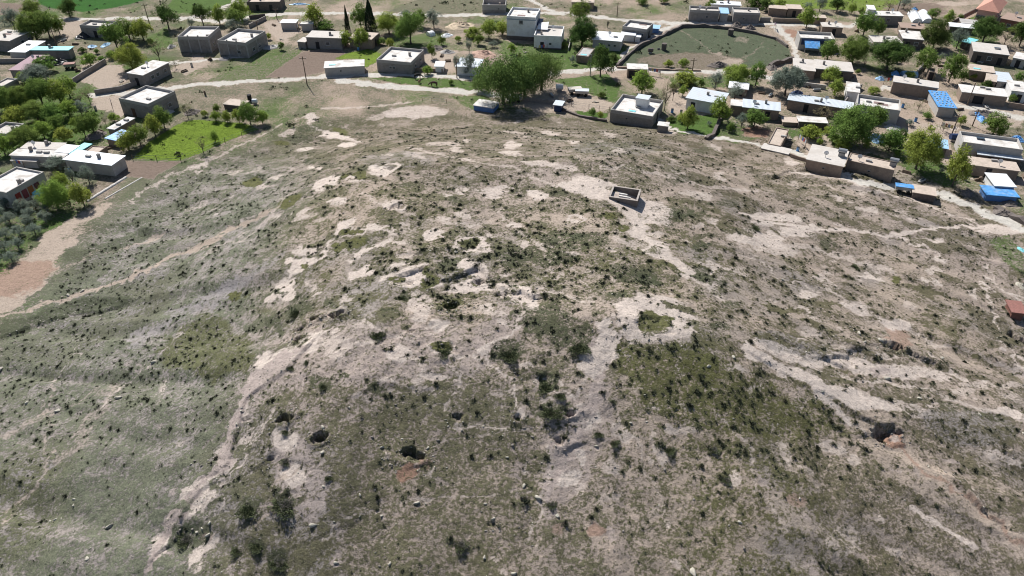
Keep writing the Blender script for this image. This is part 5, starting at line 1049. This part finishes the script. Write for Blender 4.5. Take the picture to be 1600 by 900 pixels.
def person(label, px, py, rz, top_c, leg_c):
    x, y = ground_pt(px, py); e = empty('person', (x, y, hz(x, y)), rz); tag(e, label, 'person'); mk = mat('skin', (.36,.22,.15))
    # one continuous body with head, arms, hands and legs mid-stride
    P = [(0,0,.95),(0,0,1.15),(0,0,1.38),(0,.01,1.5),(0,.03,1.62),(0,.03,1.72)]; E = [(0,1),(1,2),(2,3),(3,4),(4,5)]; Rr = [(.15,.11),(.14,.1),(.17,.11),.055,.09,.075]
    for s in (-1,1):
        k = len(P); P += [(s*.19,0,1.4),(s*.25,s*.06,1.13),(s*.25,.1+s*.08,.9),(s*.25,.12+s*.09,.82)]; E += [(2,k),(k,k+1),(k+1,k+2),(k+2,k+3)]; Rr += [.055,.045,.035,.03]
        k = len(P); P += [(s*.09,0,.88),(s*.1,s*.12,.48),(s*.1,s*.16-.02,.07),(s*.1,s*.16+.14,.04)]; E += [(0,k),(k,k+1),(k+1,k+2),(k+2,k+3)]; Rr += [.09,.06,.045,.035]
    skin('body', P, E, Rr, mat('dark_clothing_'+label[:4], top_c, var=.15), e); skin('face', [(0,.04,1.56),(0,.05,1.66)], [(0,1)], [.078,.08], mk, e); skin('hair', [(0,.0,1.68),(0,.02,1.74)], [(0,1)], [.09,.07], M_tyre, e)
    for s in (-1,1): skin('hand', [(s*.25,.12+s*.09,.82),(s*.25,.13+s*.09,.75),(s*.25,.15+s*.09,.70),(s*.235,.16+s*.09,.77)], [(0,1),(1,2),(1,3)], [.028,.03,.015,.012], mk, e)
    skin('trousers', [(0,0,.92),(-.1,0,.85),(-.1,-.12,.48),(-.1,-.18,.12),(.1,0,.85),(.1,.12,.48),(.1,.14,.12)], [(0,1),(1,2),(2,3),(0,4),(4,5),(5,6)], [.13,.1,.07,.055,.1,.07,.055], mat('dark_trousers', leg_c), e)
person('person in dark clothes walking across the green plot left of the lane head house', 949.5, 43.5, .5, (.03,.03,.035), (.03,.03,.03))
def crumple(name, label, cat, px, py, wpx, dpx, hm, m, group=None, seed=0, n=12, flat=.0):
    """heap or draped sheet: a closed lumpy mound"""
    x, y = ground_pt(px, py); s = pxm(px, py); rx = wpx/2/s; ry = dpx/2/s/.42; r = np.random.default_rng(seed+int(px)); V = [(0,0,hm)]; Fc = []; na = 18
    for j in range(1, n+1):
        t = j/n
        for k in range(na):
            a = 2*math.pi*k/na; q = t*(1+.16*math.sin(2*a+seed+px)+.1*math.sin(5*a+px)); hh = hm*max(0,(1-t**(2.2 if flat else 1.3)))*(1+r.uniform(-.22,.22)); 
            V.append((rx*q*math.cos(a)+r.normal(0,.03), ry*q*math.sin(a)+r.normal(0,.03), hh-(.15 if j == n else 0)))
    for k in range(na): Fc.append((0, 1+k, 1+(k+1)%na))
    for j in range(n-1):
        for k in range(na): a0 = 1+j*na; b0 = a0+na; Fc.append((a0+k, b0+k, b0+(k+1)%na, a0+(k+1)%na))
    o = new_obj(name, V, Fc, m); o.location = (x, y, hz(x, y)); tag(o, label, cat, group); return o
M_sand = mat('sand_heap', (.50,.40,.29), var=.12, bump=.3); M_rsand = mat('reddish_earth', (.42,.28,.22), var=.15, bump=.3); M_brush = mat('brushwood', (.17,.145,.13), var=.4, scale=8, bump=.6); M_black = mat('black_plastic', (.03,.03,.032), rough=.4, spec=.4, var=.2); M_ptarp = mat('dusty_plastic', (.52,.49,.46), var=.25, scale=2); M_wtarp = mat('white_tarpaulin', (.72,.73,.74), rough=.5, var=.08)
for nm, lb, ct, px, py, w, d, h, m, sd in [('sand_heap','large tan sand heap beside the green verge by the upper road','sand heap',720,42,56,14,1.3,M_sand,1),('earth_heap','reddish earth heap behind the low white house','earth heap',756,86,44,16,1.1,M_rsand,2),
    ('brushwood_heap','brown brushwood heap at the bottom of the round field','brushwood heap',1123,103,34,10,1.1,M_brush,3),('gravel_heap','left dark gravel heap on the wall of the round field','gravel heap',1151,42,22,8,1.5,M_brush,4),('gravel_heap','right dark gravel heap on the wall of the round field','gravel heap',1172,45,16,7,1.2,M_brush,5),
    ('brushwood_heap','brushwood heap behind the broken field wall','brushwood heap',1206,106,20,10,.9,M_brush,6),('tarpaulin_heap','black plastic heap in front of the grey parapet house by the upper road','heap',131,58,26,10,1.3,M_black,7),('tarpaulin_heap','black heap behind the purple roofed shed','heap',93,99,24,12,1.2,M_black,8),
    ('blue_tarpaulin','left blue tarpaulin bundle beside the small tree on the left','tarpaulin',144,73,14,7,.5,RM['lblue'],9),('blue_tarpaulin','right blue tarpaulin bundle under the round trees on the left','tarpaulin',165,71,12,9,.6,RM['lblue'],10),('blue_tarpaulin','long pale blue tarpaulin behind the upper road at the top','tarpaulin',468,7,30,4,.5,RM['lblue'],11),
    ('white_tarpaulin','white tarpaulin heap on the grass left of the sand heap pit','tarpaulin',698,56,20,8,.7,M_wtarp,12),('rubble_heap','pale rubble heap with stones above the square house','rubble heap',699,82,22,8,.8,WM['pale'],13),('brushwood_heap','dark brushwood heap by the trees near the rubble','brushwood heap',682,76,26,10,.8,M_brush,14),
    ('rock_pile','white heap of stones in front of the left unfinished house corner','stone heap',268,74,12,8,.8,WM['pale'],15),('sand_heap','pale sand heap right of the right unfinished house','sand heap',424,74,28,10,.6,WM['pale'],16),('earth_heap','pinkish gravel bed beside the unfinished houses','earth heap',352,92,26,7,.5,WM['block'],17),
    ('blue_heap','dark blue bundle on the left of the very long barn','bundle',1245,146,20,8,.8,WM['navy'],18),('blue_pool_cover','blue sheet lying in the shade right of the big green tree','tarpaulin',1370,217,24,16,.8,RM['lblue'],19),('blue_tarpaulin','blue tarpaulin on the ground behind the lime tree, right side','tarpaulin',1404,212,14,7,.5,RM['lblue'],20),
    ('blue_tarpaulin','bright blue bundle hanging beside the long dark mud barn','tarpaulin',1399,117,14,10,1.0,RM['blue'],21),('blue_tarpaulin','bright blue tarpaulin at the top beside the white tunnels','tarpaulin',1429,15,11,5,.8,RM['blue'],22),('blue_tarpaulin','blue tarpaulin scrap on the brushwood right of the barn with blue roof','tarpaulin',1526,180,12,7,.8,RM['blue'],23),
    ('brushwood_heap','wide brushwood heap right of the barn with blue tarpaulin roof','brushwood heap',1536,178,44,12,.9,M_brush,24),('blue_tarpaulin','blue tarpaulin leaning by the round tree above the white terraced house','tarpaulin',1534,188,12,12,.9,RM['blue'],25),('blue_tarpaulin','blue bundles at the right edge above the white terraced house','tarpaulin',1590,218,16,12,.8,RM['blue'],26),
    ('blue_tarpaulin','blue and white bundle left of the bright blue tarpaulin pen','tarpaulin',1520,269,20,10,.9,RM['lblue'],27),('stone_heap','grey stone heap beside the dirt track under the lime tree','stone heap',1511,302,22,9,.7,M_brush,28),('blue_tarpaulin','blue cloth near the long white mud house at the left','tarpaulin',1375,124,14,6,.8,RM['lblue'],29),
    ('rubble_heap','pale rubble at the lower right of the terrace house','rubble heap',1395,200,30,10,.6,WM['pale'],30),('brushwood_heap','dead branches between the white shed and the turquoise passage','brushwood heap',150,212,34,14,.8,M_brush,31),('brushwood_heap','brushwood pile at the corner of the lime green field','brushwood heap',300,176,26,10,.8,M_brush,32),
    ('rubble_heap','white rubble beside the big house above the lime field','rubble heap',263,176,16,8,.7,WM['pale'],33),('blue_tarpaulin','turquoise scrap on the sandy verge at the right edge','tarpaulin',1596,391,8,8,.3,RM['teal'],34),('stone_heap','pale stone heap at the right edge above the rusty cabin','stone heap',1596,448,16,10,.6,M_rock,35),
    ('rubble_heap','dark rubble under the bright blue tarpaulin pen','rubble heap',1578,318,30,9,.6,M_brush,36),('brushwood_heap','brush bank along the track at the right edge','brushwood heap',1568,333,30,10,.7,M_brush,37)]: crumple(nm, lb, ct, px, py, w, d, h, m, None, sd)
def tunnel(name, label, cat, a, b, rad, m):
    (x0,y0),(x1,y1) = ground_pt(*a), ground_pt(*b); L_ = math.hypot(x1-x0,y1-y0); ang = math.atan2(y1-y0,x1-x0); n = 9; k = max(4,int(L_/.9)); V = []; Fc = []
    R = random.Random(label)
    for i in range(k+1):
        rr = rad*(1+(.06 if i % 2 else -.03)+R.uniform(-.03,.03))
        for j in range(n): t = math.pi*j/(n-1); V.append((L_*i/k, rr*math.cos(t), rr*math.sin(t)*1.0-.05))
    for i in range(k):
        for j in range(n-1): Fc.append((i*n+j,(i+1)*n+j,(i+1)*n+j+1,i*n+j+1))
    Fc += [tuple(range(n-1,-1,-1)), tuple(k*n+j for j in range(n))]
    o = new_obj(name, V, Fc, m); o.location = (x0,y0,hz(x0,y0)); o.rotation_euler = (0,0,ang); return tag(o, label, cat)
tunnel('polytunnel','left white plastic tunnel at the top right','polytunnel',(1433,36),(1425,22),1.5,M_wtarp); tunnel('polytunnel','right white plastic tunnel at the top right','polytunnel',(1449,36),(1441,22),1.5,M_wtarp)
tunnel('polytunnel','grey blue rounded tunnel beside the long dark mud barn','polytunnel',(1408,118),(1432,119),1.2,RM['lblue']); tunnel('tank_tent','turquoise rounded tent beside the farmhouse with rugs','tent',(50,308),(68,298),1.15,RM['teal'])
tunnel('plant_cover','long white plastic plant row nearest the grey roofed barn','plant row',(136,315),(197,277),.36,M_ptarp); tunnel('plant_cover','second long white plastic plant row towards the mound','plant row',(164,311),(222,277),.2,M_ptarp)
tunnel('striped_bale','white and black striped round bale on the grass under the dark tree','bale',(669,56),(677,54),1.2,M_wtarp)
def cart(label, px, py, rz, m, L_=3.2, W__=1.6):
    x, y = ground_pt(px, py); e = empty('farm_trailer', (x,y,hz(x,y)), rz); tag(e, label, 'trailer')
    box('bed', -L_/2, L_/2, -W__/2, W__/2, .7, 1.3, M_steel, e); box('cover', -L_/2-.08, L_/2+.08, -W__/2-.08, W__/2+.08, 1.3, 1.42, m, e); box('drawbar', L_/2, L_/2+1.2, -.06, .06, .6, .72, M_wood, e)
    for u in (-L_*.28, L_*.28):
        for v in (-W__/2-.1, W__/2+.1): cyl('wheel', .36, .36, -.1, .1, 12, M_tyre, e, (u, v, .36), 'y')
cart('left one of two covered trailers parked in the dirt yard', 898, 146, .2, RM['conc']); cart('right one of two covered trailers parked in the dirt yard', 909, 149, -.1, RM['metal'])
cart('white topped trailer parked under the willow shade', 803, 158, .1, M_wtarp, 3.6, 1.8); cart('rusty brown trailer in the yard beside the black heap', 111, 107, .2, RM['red'], 2.6, 1.5)
cart('blue trailer on the grass by the small shed at the mound foot', 1410, 300, -.3, RM['blue'], 3.0, 1.4)
def tank(label, px, py, r, l, m, ax='x', rz=0):
    x, y = ground_pt(px, py); e = empty('water_tank', (x,y,hz(x,y)), rz); tag(e, label, 'tank'); cyl('tank_body', r, r, (-l/2 if ax == 'x' else .1), (l/2 if ax == 'x' else l), 14, m, e, (0,0,r+.35 if ax == 'x' else 0), ax)
    box('tank_cradle', -l*.3 if ax == 'x' else -r*.8, l*.3 if ax == 'x' else r*.8, -r*.7, r*.7, -.1, .4 if ax == 'x' else .1, WM['concrete'], e)
tank('white cylindrical tank at the edge of the dirt yard', 874, 142, .7, 1.8, M_wtarp); tank('dark blue tank on the yard left of the white terraced house', 1492, 220, .65, 2.6, WM['navy']); tank('upright blue and white tank in front of the white terraced house', 1513, 243, .9, 2.4, RM['lblue'], 'z')
tank('black drum standing above the lime green field', 391, 158, .5, 1.6, M_tyre, 'z'); tank('white drum beside the tiny earth roofed shed', 399, 163, .5, 1.1, M_wtarp); tank('dark stone trough in the round field', 1016, 83, .5, 1.4, WM['dark']); tank('dark square well shaft in the round field', 1037, 78, .7, 1.8, WM['dark'], 'z')
tank('dark hut-like drum in the upper part of the round field', 1141, 55, .8, 1.7, WM['dark'], 'z'); tank('short brown post beside the track above the earth roofed shed', 321, 149, .22, 1.2, M_wood, 'z')
# fences made of posts
def fence(label, pts, h, step, rail=True):
    P = [ground_pt(*p) for p in pts]; x0, y0 = P[0]; e = empty('post_fence', (x0,y0,0)); tag(e, label, 'fence'); me = None
    for (ax,ay),(bx,by) in zip(P[:-1],P[1:]):
        n = max(1,int(math.hypot(bx-ax,by-ay)/step)); lx, ly = ax, ay
        for i in range(n+1):
            x, y = ax+(bx-ax)*i/n, ay+(by-ay)*i/n; z = hz(x,y); sbox('post', M_wood, e, (x-x0,y-y0,z+h/2-.1), (.09,.09,h))
            if i and rail:
                for q in (.45,.85):
                    z1 = hz(lx,ly); v, f = tube([(lx-x0,ly-y0,z1+h*q),(x-x0,y-y0,z+h*q)], [.02,.02], 4); new_obj('wire', [tuple(c) for c in v], f, M_steel, e)
            lx, ly = x, y
fence('wire fence along the lower edge of the lime green field', [(208,250),(283,252),(318,239),(352,223),(404,204)], 1.3, 3.5); fence('thin post fence on the edge of the dirt yard', [(893,166),(920,170),(952,175)], 1.3, 2.2); fence('thin fence across the path above the flat top', [(660,158),(675,160),(698,162)], 1.2, 2.5)
# rough greenery round the yards
M4 = 13000
x = rng.uniform(-190, 215, M4); y = rng.uniform(85, 262, M4); px, py = proj(x, y, 0*x); c = at_grid(CV, x, y)
k = (mound_t(x, y) > 1.02) & (px > -20) & (px < 1620) & (py > -10) & (c > .62) & (rng.uniform(0,1,M4) < .5*(.3+vnoise(x/6, y/6, 111)))
vg = at_grid(veg.reshape(nr, nc, 3), x, y); k &= ~((vg[:, 1] > .14) & (vg[:, 0] < .03))
x, y = x[k], y[k]; print('weeds', len(x))
scatter('village_weeds', [tuft_mesh(16, s+300, flat=.6, wid=.2) for s in range(6)], x, y, height(x, y), np.clip(rng.lognormal(-.95,.55,len(x)), .15, 1.5), M_weed)

F_ = [(208,248),(282,250),(316,238),(352,221),(404,202),(380,193),(314,187),(288,190),(262,204),(230,224)]
def in_poly(px, py, pts):
    ins = np.zeros(len(px), bool)
    for (x0, y0), (x1, y1) in zip(pts, pts[1:]+pts[:1]):
        if y0 != y1: ins ^= ((y0 > py) != (y1 > py)) & (px < (x1-x0)*(py-y0)/(y1-y0)+x0)
    return ins
x = rng.uniform(-80, -40, 26000); y = rng.uniform(125, 165, 26000); px, py = proj(x, y, 0*x); k = in_poly(px, py, F_) & (rng.uniform(0,1,len(x)) < .25+.7*vnoise(x/3, y/3, 121)); x, y = x[k][:5200], y[k][:5200]
scatter('meadow_grass', [tuft_mesh(9, s+400, flat=1.0, wid=.22) for s in range(5)], x, y, height(x, y), rng.uniform(.07,.15,len(x)), mat('meadow_grass', (.21,.29,.055), var=.2, scale=.5, island=.4))

# things left lying in the yards
def wood_pile(e, r):
    for i in range(9):
        o = cyl('log', .09, .08, -.8, .8, 6, M_wood, e, (0, (i % 4)*.2-.3+(i//4)*.1, .1+(i//4)*.17), 'x'); 
def crates(e, r):
    for i in range(3): sbox('crate', M_wood, e, (.0+.62*(i % 2), .1*i, .22+(.44 if i == 2 else 0)), (.6,.45,.42), i*.3)
def barrel(e, r):
    cyl('barrel_body', .3, .3, 0, .9, 12, RM['blue'] if r.random() < .5 else M_steel, e); cyl('lid', .31, .31, .9, .95, 12, M_tyre, e)
def cloth_line(e, r):
    for u in (-1.6, 1.6): sbox('post', M_wood, e, (u,0,.9), (.08,.08,1.8))
    for i in range(5): sbox('cloth', mat('cloth_%d' % (i % 4), [(.6,.6,.62),(.4,.08,.08),(.1,.15,.4),(.55,.45,.2)][i % 4], var=.1), e, (-1.25+.6*i,0,1.35), (.5,.03,.75))
def stones(e, r):
    for i in range(8): link('stone', R_ME[i % 6], e, (r.uniform(-.7,.7), r.uniform(-.5,.5), .12), r.uniform(0,6), r.uniform(.18,.35))
def trough(e, r):
    sbox('basin', WM['concrete'], e, (0,0,.25), (1.8,.6,.5)); sbox('water', M_glass, e, (0,0,.502), (1.6,.42,.02))
KINDS = [('wood_pile','wood pile','pile of weathered logs',wood_pile),('crate_stack','crates','stack of wooden crates',crates),('barrel','barrel','upright barrel',barrel),('washing_line','washing line','washing line with cloths',cloth_line),('stone_pile','stones','loose pile of pale stones',stones),('trough','trough','concrete water trough',trough)]
SPOTS = [(118,70),(100,64),(140,92),(190,128),(176,168),(150,172),(300,104),(330,94),(288,112),(428,40),(446,46),(440,62),(466,76),(470,46),(560,78),(600,66),(672,108),(700,96),(690,88),(720,108),(735,88),(820,82),(846,80),(888,66),(930,76),(985,64),(1012,58),
    (890,158),(862,150),(930,160),(1000,118),(1022,118),(1050,176),(1064,178),(1130,150),(1136,178),(1190,146),(1204,150),(1216,182),(1234,218),(1252,226),(1246,236),(1300,214),(1312,120),(1330,122),(1262,136),(1276,142),(1300,70),(1330,70),(1362,76),(1398,88),(1420,86),
    (1440,88),(1470,104),(1490,100),(1530,98),(1550,96),(1380,120),(1390,132),(1410,168),(1430,190),(1452,200),(1448,160),(1500,172),(1540,168),(1560,160),(1574,182),(1480,206),(1500,250),(1508,282),(1530,282),(1600,276),(1416,270),(1440,284),(1400,208),(1424,210),
    (1210,46),(1230,24),(1262,30),(1340,50),(1360,44),(1418,50),(1460,46),(1548,56),(1560,44),(68,316),(80,304),(110,268),(150,262),(158,206),(170,232),(188,214),(14,226),(60,258),(30,262),(20,92),(66,92),(120,112)]
for i, (cx, by) in enumerate(SPOTS):
    x, y = ground_pt(cx, by); nm, ct, base, fn = KINDS[(i*5+i//3) % 6]; e = empty(nm, (x, y, hz(x, y)), i*1.3)
    for rr in rel(cx, by):
        label = base+' '+rr
        if label not in used: break
    used.add(label); tag(e, label, ct, 'things lying in the village yards'); fn(e, random.Random(i))
